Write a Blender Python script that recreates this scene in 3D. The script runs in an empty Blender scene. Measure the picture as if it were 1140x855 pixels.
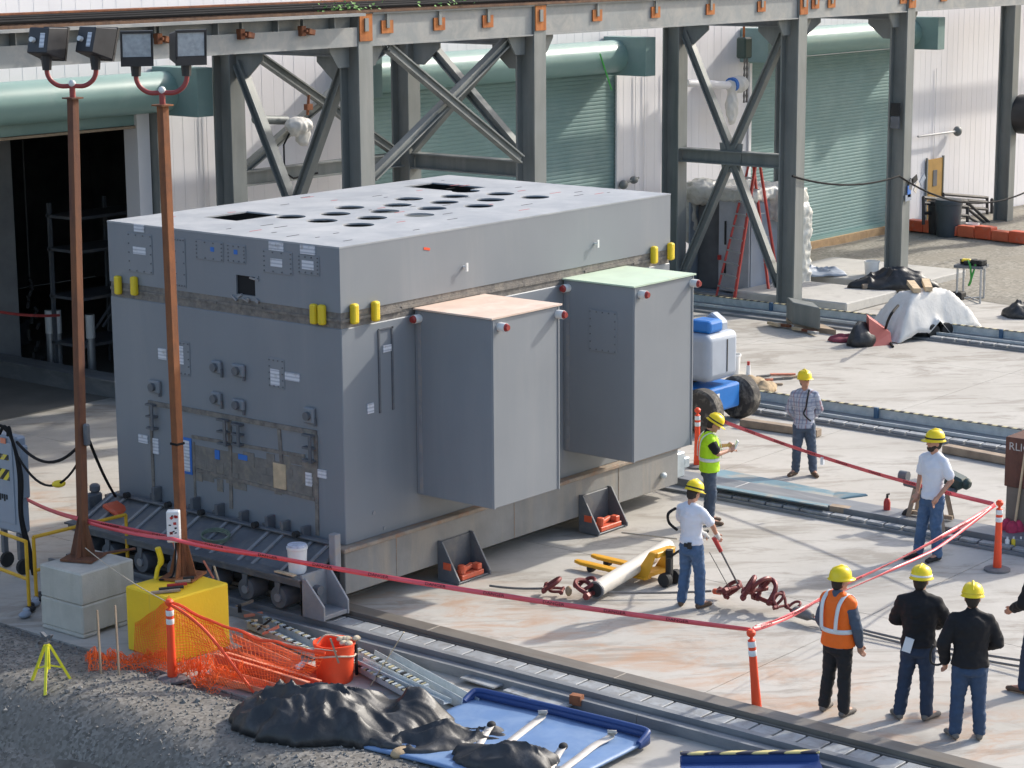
import bpy, bmesh, math, random
from mathutils import Vector, Matrix, noise
random.seed(7)
SC = bpy.context.scene
COL = SC.collection
R = math.radians

# ------------------------------------------------------------------ camera
PW, PH, PF = 1140, 855, 2453.06                     # photograph size and focal length in its pixels
CYAW, CPITCH, CROLL = 0.6878, 0.20204, -0.00681
CPOS = Vector((-21.001, -20.211, 9.093))
_f = Vector((math.cos(CYAW)*math.cos(CPITCH), math.sin(CYAW)*math.cos(CPITCH), -math.sin(CPITCH)))
_r0 = Vector((math.sin(CYAW), -math.cos(CYAW), 0)); _u0 = _r0.cross(_f)
_r = _r0*math.cos(CROLL) + _u0*math.sin(CROLL); _u = -_r0*math.sin(CROLL) + _u0*math.cos(CROLL)
cam = bpy.data.cameras.new('camera'); camo = bpy.data.objects.new('camera', cam); COL.objects.link(camo)
cam.sensor_width = 36; cam.lens = 36*PF/PW; cam.clip_start = .5; cam.clip_end = 2000
m = Matrix.Identity(4)
for i in range(3):
    m[i][0] = _r[i]; m[i][1] = _u[i]; m[i][2] = -_f[i]; m[i][3] = CPOS[i]
camo.matrix_world = m
SC.camera = camo
SC.render.resolution_x, SC.render.resolution_y = 1024, 768

# ------------------------------------------------------------------ sky, sun, exposure
SUN = Vector((1.5, -.44, 1.0)).normalized()
w = bpy.data.worlds.new('World'); SC.world = w; w.use_nodes = True
nt = w.node_tree; nt.nodes.clear()
sky = nt.nodes.new('ShaderNodeTexSky'); sky.sky_type = 'NISHITA'; sky.sun_disc = False
sky.sun_elevation = math.asin(SUN.z); sky.sun_rotation = math.atan2(SUN.x, SUN.y)
sky.air_density = 1.0; sky.dust_density = 2.5; sky.ozone_density = 1.0
bg = nt.nodes.new('ShaderNodeBackground'); bg.inputs[1].default_value = .15
wo = nt.nodes.new('ShaderNodeOutputWorld')
nt.links.new(sky.outputs[0], bg.inputs[0]); nt.links.new(bg.outputs[0], wo.inputs[0])
sl = bpy.data.lights.new('sun', 'SUN'); sl.energy = 2.25; sl.angle = R(1.5); sl.color = (1, .95, .86)
so = bpy.data.objects.new('sun', sl); COL.objects.link(so)
so.rotation_euler = SUN.to_track_quat('Z', 'Y').to_euler(); so.location = (30, -20, 30)
SC.view_settings.view_transform = 'Standard'; SC.view_settings.look = 'None'
SC.view_settings.gamma = 1; SC.view_settings.use_curve_mapping = False
SC.view_settings.exposure = .95
try:
    SC.cycles.max_bounces = 6; SC.cycles.transparent_max_bounces = 12
except Exception: pass

# ------------------------------------------------------------------ pixel helpers (a pixel gives a direction; the plane gives the distance)
def ray(px, py):
    return _r*((px-PW/2)/PF) + _u*((PH/2-py)/PF) + _f
def gp(px, py, z=0.0):
    d = ray(px, py); t = (z-CPOS.z)/d.z; return CPOS + d*t
def yp(px, py, y):
    d = ray(px, py); t = (y-CPOS.y)/d.y; return CPOS + d*t
def xp(px, py, x):
    d = ray(px, py); t = (x-CPOS.x)/d.x; return CPOS + d*t
def zat(x, y, py):
    lo, hi = -3.0, 25.0
    for _ in range(50):
        mz = (lo+hi)/2; d = Vector((x, y, mz))-CPOS
        if PH/2-PF*d.dot(_u)/d.dot(_f) > py: lo = mz
        else: hi = mz
    return lo

# ------------------------------------------------------------------ materials
MATS = {}
def _nodes(name):
    mt = bpy.data.materials.new(name); mt.use_nodes = True
    n = mt.node_tree; b = n.nodes['Principled BSDF']; MATS[name] = mt
    return mt, n, b
def _noise(n, co, scale, detail=5, rough=.6, dist=0):
    t = n.nodes.new('ShaderNodeTexNoise'); t.inputs['Scale'].default_value = scale
    t.inputs['Detail'].default_value = detail; t.inputs['Roughness'].default_value = rough
    t.inputs['Distortion'].default_value = dist
    n.links.new(co, t.inputs['Vector']); return t.outputs['Fac']
def _ramp(n, fac, a, b, ca=(0,0,0,1), cb=(1,1,1,1)):
    r = n.nodes.new('ShaderNodeValToRGB'); r.color_ramp.elements[0].position = a; r.color_ramp.elements[1].position = b
    r.color_ramp.elements[0].color = ca; r.color_ramp.elements[1].color = cb
    n.links.new(fac, r.inputs[0]); return r.outputs[0]
def _mix(n, fac, a, b):
    x = n.nodes.new('ShaderNodeMix'); x.data_type = 'RGBA'
    if isinstance(fac, (int, float)): x.inputs[0].default_value = fac
    else: n.links.new(fac, x.inputs[0])
    for s, v in ((6, a), (7, b)):
        if isinstance(v, tuple): x.inputs[s].default_value = (*v[:3], 1)
        else: n.links.new(v, x.inputs[s])
    return x.outputs[2]
def _math(n, op, a, b=0.0):
    x = n.nodes.new('ShaderNodeMath'); x.operation = op
    for i, v in enumerate((a, b)):
        if isinstance(v, (int, float)): x.inputs[i].default_value = v
        else: n.links.new(v, x.inputs[i])
    return x.outputs[0]
def _co(n, world=False):
    if world:
        g = n.nodes.new('ShaderNodeNewGeometry'); return g.outputs['Position']
    return n.nodes.new('ShaderNodeTexCoord').outputs['Object']
def _bump(n, b, fac, strength, dist=.02):
    bp = n.nodes.new('ShaderNodeBump'); bp.inputs['Strength'].default_value = strength; bp.inputs['Distance'].default_value = dist
    n.links.new(fac, bp.inputs['Height']); n.links.new(bp.outputs[0], b.inputs['Normal'])
def mat(name, col, rough=.6, metal=0., var=.12, scale=2.5, dirt=None, dirt_amt=(.55,.75), dscale=1.5, bump=0., bscale=30, world=True, streak=False, spec=None, stretch=None):
    if name in MATS: return MATS[name]
    mt, n, b = _nodes(name)
    co = _co(n, world)
    if streak or stretch:
        mp = n.nodes.new('ShaderNodeMapping'); mp.inputs['Scale'].default_value = stretch or (1, 1, .12)
        n.links.new(co, mp.inputs[0]); co2 = mp.outputs[0]
    else: co2 = co
    f = _noise(n, co, scale, 6)
    lo = tuple(c*(1-var) for c in col); hi = tuple(min(1, c*(1+var)) for c in col)
    c = _mix(n, _ramp(n, f, .3, .7), lo, hi)
    if dirt:
        f2 = _noise(n, co2, dscale, 8, .65, .4)
        c = _mix(n, _ramp(n, f2, dirt_amt[0], dirt_amt[1]), c, dirt)
    n.links.new(c, b.inputs['Base Color'])
    rr = _ramp(n, f, .2, .8, (max(0,rough-.1),)*3+(1,), (min(1,rough+.1),)*3+(1,))
    n.links.new(rr, b.inputs['Roughness']); b.inputs['Metallic'].default_value = metal
    if spec is not None: b.inputs['Specular IOR Level'].default_value = spec
    if bump: _bump(n, b, _noise(n, co, bscale, 6), bump)
    return mt
def rust(name, a=(.16,.055,.028), bcol=(.30,.12,.05)):
    return mat(name, a, .9, 0, .3, 6, dirt=bcol, dirt_amt=(.4,.7), dscale=5, streak=True, bump=.3, bscale=60)

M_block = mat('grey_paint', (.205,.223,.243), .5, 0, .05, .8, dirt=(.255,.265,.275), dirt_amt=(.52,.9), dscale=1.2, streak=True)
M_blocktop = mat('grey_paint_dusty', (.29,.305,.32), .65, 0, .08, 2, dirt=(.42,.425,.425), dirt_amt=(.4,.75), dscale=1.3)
M_inner = mat('interior_grey_with_shade', (.10,.12,.14), .7)  # inner grey darkened for the shade seen through the roof holes
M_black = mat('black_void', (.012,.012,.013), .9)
M_seam = mat('seam_sealant', (.17,.155,.14), .9, 0, .35, 9, dirt=(.27,.24,.2), dirt_amt=(.45,.7), dscale=7, bump=.6, bscale=25)
M_base = mat('weathered_concrete_skirt', (.245,.24,.228), .85, 0, .14, 2, dirt=(.36,.31,.25), dirt_amt=(.5,.78), dscale=2.2, streak=True, bump=.15, bscale=20)
M_basecurb = mat('rusty_curb', (.30,.25,.2), .9, 0, .25, 5, dirt=(.33,.19,.12), dirt_amt=(.5,.7), dscale=6, bump=.4)
M_ply_pink = mat('plywood_pink', (.60,.45,.36), .8, 0, .10, 2.5, dirt=(.66,.56,.47), dirt_amt=(.45,.7), dscale=2)
M_ply_green = mat('plywood_green', (.46,.56,.43), .8, 0, .08, 2.5, dirt=(.55,.58,.40), dirt_amt=(.55,.75), dscale=2)
M_yel = mat('safety_yellow', (.72,.53,.02), .5, 0, .08, 5, dirt=(.5,.36,.05), dirt_amt=(.6,.85), dscale=6)
M_yelblk = mat('yellow_painted_concrete', (.82,.545,.02), .75, 0, .06, 2, dirt=(.45,.36,.09), dirt_amt=(.62,.82), dscale=4, streak=True, bump=.2, bscale=30)
M_redcap = mat('red_cap', (.26,.022,.018), .4)
M_white = mat('white_plastic', (.72,.72,.70), .5, 0, .05, 4, dirt=(.5,.5,.48), dirt_amt=(.6,.9), dscale=9)
M_cart = mat('grey_cart_steel', (.115,.125,.14), .55, .1, .15, 3, dirt=(.2,.19,.175), dirt_amt=(.5,.75), dscale=4, bump=.1)
M_cartlight = mat('grey_cart_edges', (.25,.26,.275), .55, .1, .15, 4, dirt=(.32,.29,.26), dirt_amt=(.5,.7), dscale=6)
M_steel = mat('green_grey_steel', (.17,.185,.18), .55, .1, .12, 1.5, dirt=(.26,.265,.25), dirt_amt=(.45,.75), dscale=2.2, streak=True)
M_beam = mat('girder_steel', (.235,.25,.25), .6, .1, .12, 1.2, dirt=(.34,.33,.31), dirt_amt=(.42,.72), dscale=2.5, bump=.05)
M_rust = rust('rust'); M_rustpole = rust('pole_rust', (.115,.05,.032), (.21,.085,.035))
M_rustpole2 = rust('pole_rust_orange', (.18,.068,.03), (.32,.12,.04))
M_rustplate = rust('orange_rust_plate', (.36,.11,.03), (.5,.2,.06))
M_galv = mat('galvanised', (.40,.45,.47), .45, .15, .15, 4, dirt=(.53,.57,.58), dirt_amt=(.45,.7), dscale=5)
M_track = mat('track_steel', (.185,.195,.205), .55, .15, .15, 1.5, dirt=(.28,.285,.285), dirt_amt=(.45,.7), dscale=3, stretch=(2,.3,1))
M_trackbrown = mat('track_brown_top', (.175,.158,.135), .55, .2, .2, 1.5, dirt=(.15,.125,.1), dirt_amt=(.45,.7), dscale=3, stretch=(3,.25,1))
M_pad = mat('track_pad', (.29,.305,.315), .6, .1, .2, 4, dirt=(.2,.195,.185), dirt_amt=(.45,.7), dscale=7)
M_dark = mat('dark_rubber', (.02,.02,.02), .8, 0, .2, 10)
M_teal = mat('teal_door', (.18,.28,.265), .75, 0, .06, 1, dirt=(.25,.345,.33), dirt_amt=(.45,.8), dscale=.8)
M_tealhood = mat('teal_hood', (.21,.34,.32), .38, 0, .06, 1, dirt=(.30,.40,.385), dirt_amt=(.55,.85), dscale=1.2)
M_tealdark = mat('teal_bracket', (.055,.13,.12), .5)
M_wall = mat('white_metal_wall', (.74,.72,.73), .55, 0, .03, .6, dirt=(.66,.645,.66), dirt_amt=(.5,.85), dscale=.7, streak=True)
M_wall2 = mat('wall_trim', (.74,.725,.735), .55, 0, .03, 1)
M_int = mat('interior_wall', (.34,.34,.34), .9, 0, .2, 1.2)
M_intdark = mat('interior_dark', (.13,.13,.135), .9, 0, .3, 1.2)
M_wood = mat('timber', (.42,.27,.14), .8, 0, .2, 4, dirt=(.32,.2,.1), dirt_amt=(.5,.7), dscale=5, bump=.2)
M_woodpale = mat('pale_timber', (.55,.42,.27), .8, 0, .2, 6)
M_woodold = mat('weathered_timber', (.30,.23,.165), .85, 0, .25, 5)
M_doorwood = mat('ochre_door', (.42,.24,.06), .6, 0, .12, 4)
M_conc = mat('block_concrete', (.46,.44,.385), .9, 0, .10, 3, dirt=(.35,.325,.27), dirt_amt=(.5,.75), dscale=2.5, streak=True, bump=.35, bscale=35)
M_plinth = mat('plinth_concrete', (.45,.435,.40), .9, 0, .10, 2, dirt=(.32,.3,.28), dirt_amt=(.55,.75), dscale=2, bump=.2)
M_redpaint = mat('red_yoke', (.30,.05,.045), .45, 0, .12, 8)
M_lampblk = mat('lamp_bronze', (.030,.029,.031), .45, 0, .2, 5)
M_orange = mat('safety_orange', (.80,.075,.02), .55, 0, .07, 4, dirt=(.55,.1,.05), dirt_amt=(.6,.8), dscale=7)
M_orangeA = mat('orange_red_paint', (.62,.10,.04), .55, 0, .1, 4, dirt=(.50,.17,.11), dirt_amt=(.5,.7), dscale=4)
M_orangeB = mat('faded_orange_paint', (.66,.22,.13), .6, 0, .1, 4, dirt=(.6,.36,.28), dirt_amt=(.55,.75), dscale=5)
M_red = mat('red_enamel', (.42,.035,.03), .45, 0, .15, 6)
M_blue = mat('lift_blue', (.015,.16,.50), .4, 0, .08, 4)
M_grayplastic = mat('lift_grey', (.33,.37,.43), .45, 0, .06, 3)
M_tray = mat('blue_tray', (.105,.195,.37), .55, 0, .08, 2, dirt=(.19,.28,.43), dirt_amt=(.4,.75), dscale=2.5)
M_traydark = mat('dark_blue_and_rim_shade', (.02,.055,.19), .5, 0, .1, 2)  # dark blue tray, and the light tray's rim with its shade in the colour
M_strap = mat('strap', (.60,.55,.49), .85, 0, .12, 9)
M_cable = mat('cable_black', (.014,.014,.015), .85, spec=.2)
M_rope = mat('wire_rope', (.17,.16,.15), .6, .3, .2, 20)
M_ropelight = mat('pale_rope', (.5,.42,.32), .85, 0, .15, 20)
M_cab = mat('cabinet_blue_grey', (.27,.31,.37), .5, 0, .05, 2)
M_shackle = mat('oxide_red_shackle', (.16,.03,.028), .5, .2, .25, 12)
M_pipe = mat('cream_pipe', (.62,.58,.51), .6, 0, .08, 4, dirt=(.42,.36,.28), dirt_amt=(.58,.8), dscale=5)
M_jack = mat('pallet_jack_yellow', (.66,.33,.02), .5, 0, .08, 6, dirt=(.4,.22,.05), dirt_amt=(.6,.8), dscale=8)
M_tarp = mat('black_tarp', (.020,.021,.023), .5, 0, .3, 3, dirt=(.07,.07,.072), dirt_amt=(.5,.75), dscale=2.5, bump=.55, bscale=7)
M_tarpwhite = mat('white_tarp', (.63,.61,.57), .7, 0, .06, 3, dirt=(.5,.47,.42), dirt_amt=(.55,.8), dscale=3, bump=.3, bscale=10)
M_poly = mat('polythene_wrap', (.58,.57,.52), .4, 0, .08, 4, dirt=(.42,.40,.34), dirt_amt=(.5,.72), dscale=4, bump=.6, bscale=9)
M_sack = mat('sack_tan', (.38,.28,.17), .9, 0, .15, 9, bump=.3)
M_paper = mat('paper', (.72,.73,.75), .8, 0, .03, 4)
M_blueprint = mat('blue_tape', (.04,.16,.5), .7)
M_ladder = mat('ladder_red', (.46,.055,.045), .5, 0, .1, 6)
M_alu = mat('aluminium', (.45,.46,.47), .4, .6, .1, 6)
M_glass = mat('lamp_glass', (.36,.39,.41), .12, 0, .2, 14, spec=.8)
M_bin = mat('bin_grey', (.055,.068,.08), .55)
M_railblk = mat('railing_black', (.035,.036,.04), .5)
M_skin = mat('skin', (.46,.235,.155), .55, 0, .08, 12, world=False)
M_hair = mat('hair_dark', (.025,.017,.012), .7, 0, .2, 30, world=False)
M_eye = mat('eye_dark', (.03,.02,.018), .3)
M_hat = mat('hard_hat_yellow', (.83,.61,.008), .32, 0, .04, 8, world=False)
M_lime = mat('lime_vest', (.47,.80,.012), .7, 0, .06, 7, world=False)
M_orvest = mat('orange_vest', (.90,.15,.008), .7, 0, .05, 7, world=False)
M_refl = mat('reflective_strip', (.70,.73,.72), .35, 0, .05, 8)
M_tee = mat('white_tee', (.66,.68,.74), .85, 0, .04, 6, world=False)
M_jean = mat('denim_blue', (.055,.105,.195), .85, 0, .22, 6, dirt=(.13,.19,.29), dirt_amt=(.5,.72), dscale=5, world=False)
M_jean2 = mat('denim_grey', (.06,.082,.118), .85, 0, .22, 6, dirt=(.14,.175,.225), dirt_amt=(.52,.75), dscale=5, world=False)
M_jean3 = mat('denim_dark', (.02,.034,.066), .85, 0, .22, 6, dirt=(.035,.055,.10), dirt_amt=(.52,.75), dscale=5, world=False)
M_blkcloth = mat('black_jacket', (.0065,.0065,.0085), .85, 0, .3, 5, world=False)
M_blktrs = mat('black_trousers', (.014,.014,.016), .85, 0, .3, 5, world=False)
M_greysleeve = mat('slate_sleeve', (.07,.09,.125), .85, 0, .2, 6, world=False)
M_boot = mat('brown_boot', (.115,.07,.042), .7, 0, .25, 8, world=False)
M_bootgrey = mat('grey_boot', (.15,.135,.12), .8, 0, .25, 8, world=False)
M_glove = mat('work_glove', (.52,.52,.5), .85, 0, .15, 12, world=False)

def m_stripes(name, a, b, period, direction=(0,1,0), duty=.5):
    mt, n, bs = _nodes(name); co = _co(n, False)
    d = n.nodes.new('ShaderNodeVectorMath'); d.operation = 'DOT_PRODUCT'; n.links.new(co, d.inputs[0]); d.inputs[1].default_value = direction
    f = _math(n, 'FRACT', _math(n, 'MULTIPLY', d.outputs['Value'], 1/period))
    c = _mix(n, _math(n, 'GREATER_THAN', f, duty), a, b)
    c = _mix(n, _ramp(n, _noise(n, co, 9, 5), .55, .8), c, (.33,.31,.28))
    n.links.new(c, bs.inputs['Base Color']); bs.inputs['Roughness'].default_value = .6
    return mt
M_hazard = m_stripes('hazard_stripes', (.015,.015,.015), (.46,.41,.24), .2, (0,1,.6), .5)
M_print = m_stripes('printed_sheet', (.66,.67,.70), (.45,.47,.52), .05, (0,0,1), .6)

def m_plaid():
    mt, n, bs = _nodes('plaid_cloth'); co = _co(n, False)
    sep = n.nodes.new('ShaderNodeSeparateXYZ'); n.links.new(co, sep.inputs[0])
    c = (.40,.42,.48)
    hx = _math(n, 'ADD', sep.outputs[0], sep.outputs[1])
    for k, (src, per, duty, col) in enumerate(((hx,.07,.42,(.16,.18,.26)), (sep.outputs[2],.075,.42,(.15,.17,.25)), (hx,.14,.12,(.36,.16,.15)), (sep.outputs[2],.15,.12,(.5,.5,.52)))):
        f = _math(n, 'FRACT', _math(n, 'MULTIPLY', src, 1/per))
        c = _mix(n, _math(n, 'MULTIPLY', _math(n, 'LESS_THAN', f, duty), .55), c, col)
    n.links.new(c, bs.inputs['Base Color']); bs.inputs['Roughness'].default_value = .9
    return mt
M_plaid = m_plaid()

def m_concrete():
    mt, n, b = _nodes('apron_concrete'); co = _co(n, True)
    c = _mix(n, _ramp(n, _noise(n, co, .35, 8, .6), .3, .72), (.375,.352,.312), (.48,.458,.418))
    c = _mix(n, _math(n, 'MULTIPLY', _ramp(n, _noise(n, co, 3.5, 8, .7), .45, .8), .5), c, (.35,.325,.285))
    # damp and mud smears, stretched along the tracks' cross direction
    mp = n.nodes.new('ShaderNodeMapping'); mp.vector_type = 'TEXTURE'; mp.inputs['Scale'].default_value = (1.7, .8, 1); mp.inputs['Rotation'].default_value = (0,0,R(-38))
    n.links.new(co, mp.inputs[0])
    sm = _ramp(n, _noise(n, mp.outputs[0], .75, 9, .7, .8), .555, .66)
    c = _mix(n, _math(n, 'MULTIPLY', sm, .62), c, (.205,.18,.15))
    mp2 = n.nodes.new('ShaderNodeMapping'); mp2.vector_type = 'TEXTURE'; mp2.inputs['Scale'].default_value = (2.2, .62, 1); mp2.inputs['Rotation'].default_value = (0,0,R(-46)); mp2.inputs['Location'].default_value = (3.3,1.7,0)
    n.links.new(co, mp2.inputs[0])
    gate = _ramp(n, _noise(n, co, .16, 3, .5), .40, .52)
    sm2 = _math(n, 'MULTIPLY', _ramp(n, _noise(n, mp2.outputs[0], 1.25, 10, .7, .6), .50, .60), gate)
    c = _mix(n, _math(n, 'MULTIPLY', sm2, .62), c, (.225,.20,.165))
    c = _mix(n, _math(n, 'MULTIPLY', _ramp(n, _noise(n, co, 9, 8, .75), .55, .8), .35), c, (.30,.27,.23))
    # rust stains drifting from the steel track
    sep = n.nodes.new('ShaderNodeSeparateXYZ'); n.links.new(co, sep.inputs[0])
    near = _math(n, 'SUBTRACT', 1.0, _math(n, 'MULTIPLY', _math(n, 'ABSOLUTE', _math(n, 'SUBTRACT', sep.outputs[0], .9)), .5))
    near = _math(n, 'MAXIMUM', near, 0.0)
    rs = _math(n, 'MULTIPLY', _ramp(n, _noise(n, mp.outputs[0], 1.7, 9, .7, .6), .46, .68), near)
    c = _mix(n, _math(n, 'MULTIPLY', rs, .8), c, (.40,.215,.11))
    n.links.new(c, b.inputs['Base Color']); b.inputs['Roughness'].default_value = .85
    _bump(n, b, _noise(n, co, 22, 8, .7), .25, .01)
    return mt
M_apron = m_concrete()
def m_gravel(name, a, b_, c_, sc):
    mt, n, b = _nodes(name); co = _co(n, True)
    v = n.nodes.new('ShaderNodeTexVoronoi'); v.inputs['Scale'].default_value = sc; n.links.new(co, v.inputs['Vector'])
    sepc = n.nodes.new('ShaderNodeSeparateColor'); n.links.new(v.outputs['Color'], sepc.inputs[0])
    c = _mix(n, sepc.outputs[0], a, b_)
    c = _mix(n, _ramp(n, _noise(n, co, .9, 6), .45, .7), c, c_)
    n.links.new(c, b.inputs['Base Color']); b.inputs['Roughness'].default_value = .95
    _bump(n, b, v.outputs['Distance'], -.9, .03)
    return mt
M_gravel = m_gravel('grey_gravel', (.09,.082,.07), (.25,.232,.205), (.168,.152,.13), 26)
M_gravel2 = m_gravel('tan_gravel', (.17,.155,.125), (.33,.305,.255), (.25,.225,.18), 14)
M_stone = mat('gravel_stones', (.19,.18,.165), .95, 0, .45, 12)
M_soil = mat('joint_soil', (.11,.10,.085), .95, 0, .3, 3)

def m_net():
    mt, n, b = _nodes('orange_net'); b.inputs['Base Color'].default_value = (.88,.15,.02,1); b.inputs['Roughness'].default_value = .5
    return mt
M_net = m_net()
def m_tape():
    mt, n, b = _nodes('red_danger_tape'); co = _co(n, True)
    c = _mix(n, _noise(n, co, 2.5, 3), (.60,.06,.075), (.80,.13,.15))
    n.links.new(c, b.inputs['Base Color']); b.inputs['Roughness'].default_value = .35
    return mt
M_tape = m_tape()

# ------------------------------------------------------------------ mesh builder
def wm(o):
    M = o.matrix_basis.copy()
    while o.parent: o = o.parent; M = o.matrix_basis @ M
    return M
def link(name, me, parent=None):
    o = bpy.data.objects.new(name, me); COL.objects.link(o)
    if parent: o.parent = parent
    return o
class MB:
    def __init__(s): s.v = []; s.f = []
    def add(s, vs, fs):
        k = len(s.v); s.v += [Vector(p) for p in vs]; s.f += [tuple(i+k for i in f) for f in fs]; return s
    def hexa(s, p):   # 8 points: bottom 4 ccw, top 4 ccw
        return s.add(p, [(0,3,2,1),(4,5,6,7),(0,1,5,4),(1,2,6,5),(2,3,7,6),(3,0,4,7)])
    def box(s, x0, x1, y0, y1, z0, z1):
        return s.hexa([(x0,y0,z0),(x1,y0,z0),(x1,y1,z0),(x0,y1,z0),(x0,y0,z1),(x1,y0,z1),(x1,y1,z1),(x0,y1,z1)])
    def obox(s, c, size, M=None):
        hx, hy, hz = (a/2 for a in size); M = M or Matrix.Identity(3); c = Vector(c)
        return s.hexa([c+M@Vector(p) for p in ((-hx,-hy,-hz),(hx,-hy,-hz),(hx,hy,-hz),(-hx,hy,-hz),(-hx,-hy,hz),(hx,-hy,hz),(hx,hy,hz),(-hx,hy,hz))])
    def bar(s, p, q, w, h, up=(0,0,1)):    # rectangular bar from p to q; h measured towards up
        p, q = Vector(p), Vector(q); d = (q-p).normalized(); up = Vector(up)
        if abs(d.dot(up)) > .98: up = Vector((1,0,0))
        a = d.cross(up).normalized(); b = a.cross(d).normalized()
        a *= w/2; b *= h/2
        return s.hexa([p-a-b, p+a-b, q+a-b, q-a-b, p-a+b, p+a+b, q+a+b, q-a+b])
    def ibeam(s, p, q, w, h, tf, tw, up=(0,0,1)):
        p, q = Vector(p), Vector(q); d = (q-p).normalized(); up = Vector(up)
        if abs(d.dot(up)) > .98: up = Vector((0,1,0))
        a = d.cross(up).normalized(); b = a.cross(d).normalized()
        for sg in (-1, 1): s.bar(p+b*sg*(h-tf)/2, q+b*sg*(h-tf)/2, w, tf, b)
        s.bar(p, q, tw, h-2*tf, b); return s
    def tube(s, pts, r, n=8, caps=True, closed=False):
        pts = [Vector(p) for p in pts]; N = len(pts); rs = r if isinstance(r, (list, tuple)) else [r]*N
        k = len(s.v); prev = None
        for i, p in enumerate(pts):
            if closed: t = (pts[(i+1) % N]-pts[i-1]).normalized()
            else: t = (pts[min(i+1, N-1)]-pts[max(i-1, 0)]).normalized()
            if prev is None:
                u = t.orthogonal().normalized()
            else:
                u = (prev - t*prev.dot(t))
                u = u.normalized() if u.length > 1e-6 else t.orthogonal().normalized()
            prev = u; v = t.cross(u)
            for j in range(n):
                a = 2*math.pi*j/n; s.v.append(p+(u*math.cos(a)+v*math.sin(a))*rs[i])
        for i in range(N if closed else N-1):
            for j in range(n):
                i2 = (i+1) % N
                s.f.append((k+i*n+j, k+i*n+(j+1) % n, k+i2*n+(j+1) % n, k+i2*n+j))
        if caps and not closed:
            s.f.append(tuple(k+j for j in reversed(range(n)))); s.f.append(tuple(k+(N-1)*n+j for j in range(n)))
        return s
    def cyl(s, p, q, r, r2=None, n=16): return s.tube([p, q], [r, r if r2 is None else r2], n)
    def lathe(s, prof, c=(0,0,0), n=20, axis=(0,0,1)):   # prof [(r, h)]
        c = Vector(c); ax = Vector(axis).normalized(); u = ax.orthogonal().normalized(); v = ax.cross(u); k = len(s.v)
        for r, h in prof:
            for j in range(n):
                a = 2*math.pi*j/n; s.v.append(c+ax*h+(u*math.cos(a)+v*math.sin(a))*r)
        for i in range(len(prof)-1):
            for j in range(n): s.f.append((k+i*n+j, k+i*n+(j+1) % n, k+(i+1)*n+(j+1) % n, k+(i+1)*n+j))
        s.f.append(tuple(k+j for j in reversed(range(n)))); s.f.append(tuple(k+(len(prof)-1)*n+j for j in range(n)))
        return s
    def prism(s, poly, vec):
        vec = Vector(vec); n = len(poly); k = len(s.v)
        s.v += [Vector(p) for p in poly]+[Vector(p)+vec for p in poly]
        s.f.append(tuple(k+i for i in reversed(range(n)))); s.f.append(tuple(k+n+i for i in range(n)))
        for i in range(n): s.f.append((k+i, k+(i+1) % n, k+n+(i+1) % n, k+n+i))
        return s
    def ell(s, c, rad, n=12, m_=8, M=None):
        c = Vector(c); M = M or Matrix.Identity(3); k = len(s.v)
        rad = rad if isinstance(rad, (tuple, list)) else (rad,)*3
        s.v.append(c+M@Vector((0,0,-rad[2])))
        for i in range(1, m_):
            t = math.pi*i/m_-math.pi/2
            for j in range(n):
                a = 2*math.pi*j/n; s.v.append(c+M@Vector((rad[0]*math.cos(t)*math.cos(a), rad[1]*math.cos(t)*math.sin(a), rad[2]*math.sin(t))))
        s.v.append(c+M@Vector((0,0,rad[2]))); top = len(s.v)-1
        for j in range(n): s.f.append((k, k+1+(j+1) % n, k+1+j)); s.f.append((top, top-n+j, top-n+(j+1) % n))
        for i in range(m_-2):
            for j in range(n): s.f.append((k+1+i*n+j, k+1+i*n+(j+1) % n, k+1+(i+1)*n+(j+1) % n, k+1+(i+1)*n+j))
        return s
    def loft(s, secs, n=18):   # secs: (center, uvec, vvec)
        k = len(s.v)
        for c, u, v in secs:
            c, u, v = Vector(c), Vector(u), Vector(v)
            for j in range(n):
                a = 2*math.pi*j/n; s.v.append(c+u*math.cos(a)+v*math.sin(a))
        for i in range(len(secs)-1):
            for j in range(n): s.f.append((k+i*n+j, k+i*n+(j+1) % n, k+(i+1)*n+(j+1) % n, k+(i+1)*n+j))
        s.f.append(tuple(k+j for j in reversed(range(n)))); s.f.append(tuple(k+(len(secs)-1)*n+j for j in range(n)))
        return s
    def xf(s, M, start=0):
        for i in range(start, len(s.v)): s.v[i] = M @ s.v[i]
        return s
    def mesh(s, name, mt):
        me = bpy.data.meshes.new(name); me.from_pydata([tuple(v) for v in s.v], [], s.f); me.update()
        bm = bmesh.new(); bm.from_mesh(me); bmesh.ops.recalc_face_normals(bm, faces=bm.faces); bm.to_mesh(me); bm.free()
        if mt: me.materials.append(mt)
        return me
    def build(s, name, mt, parent=None, world=True, smooth=False, bevel=0, seg=1):
        if parent and world:
            Mi = wm(parent).inverted(); s.v = [Mi @ v for v in s.v]
        me = s.mesh(name, mt); o = link(name, me, parent)
        if smooth: smooth_angle(me, 40 if smooth is True else smooth)
        if bevel:
            b = o.modifiers.new('bevel', 'BEVEL'); b.width = bevel; b.segments = seg; b.limit_method = 'ANGLE'; b.angle_limit = R(40)
        return o
def smooth_angle(me, deg):
    me.shade_smooth()
    try: me.set_sharp_from_angle(angle=R(deg))
    except Exception: pass
def tag(o, label, cat, group=None, kind=None):
    o['label'] = label; o['category'] = cat
    if group: o['group'] = group
    if kind: o['kind'] = kind
    return o
def thing(name, label, cat, loc=(0,0,0), rz=0., group=None):
    o = bpy.data.objects.new(name, None); COL.objects.link(o); o.empty_display_size = .2
    o.location = loc; o.rotation_euler = (0,0,rz)
    return tag(o, label, cat, group)
def struct(o): o['kind'] = 'structure'; return o
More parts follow.
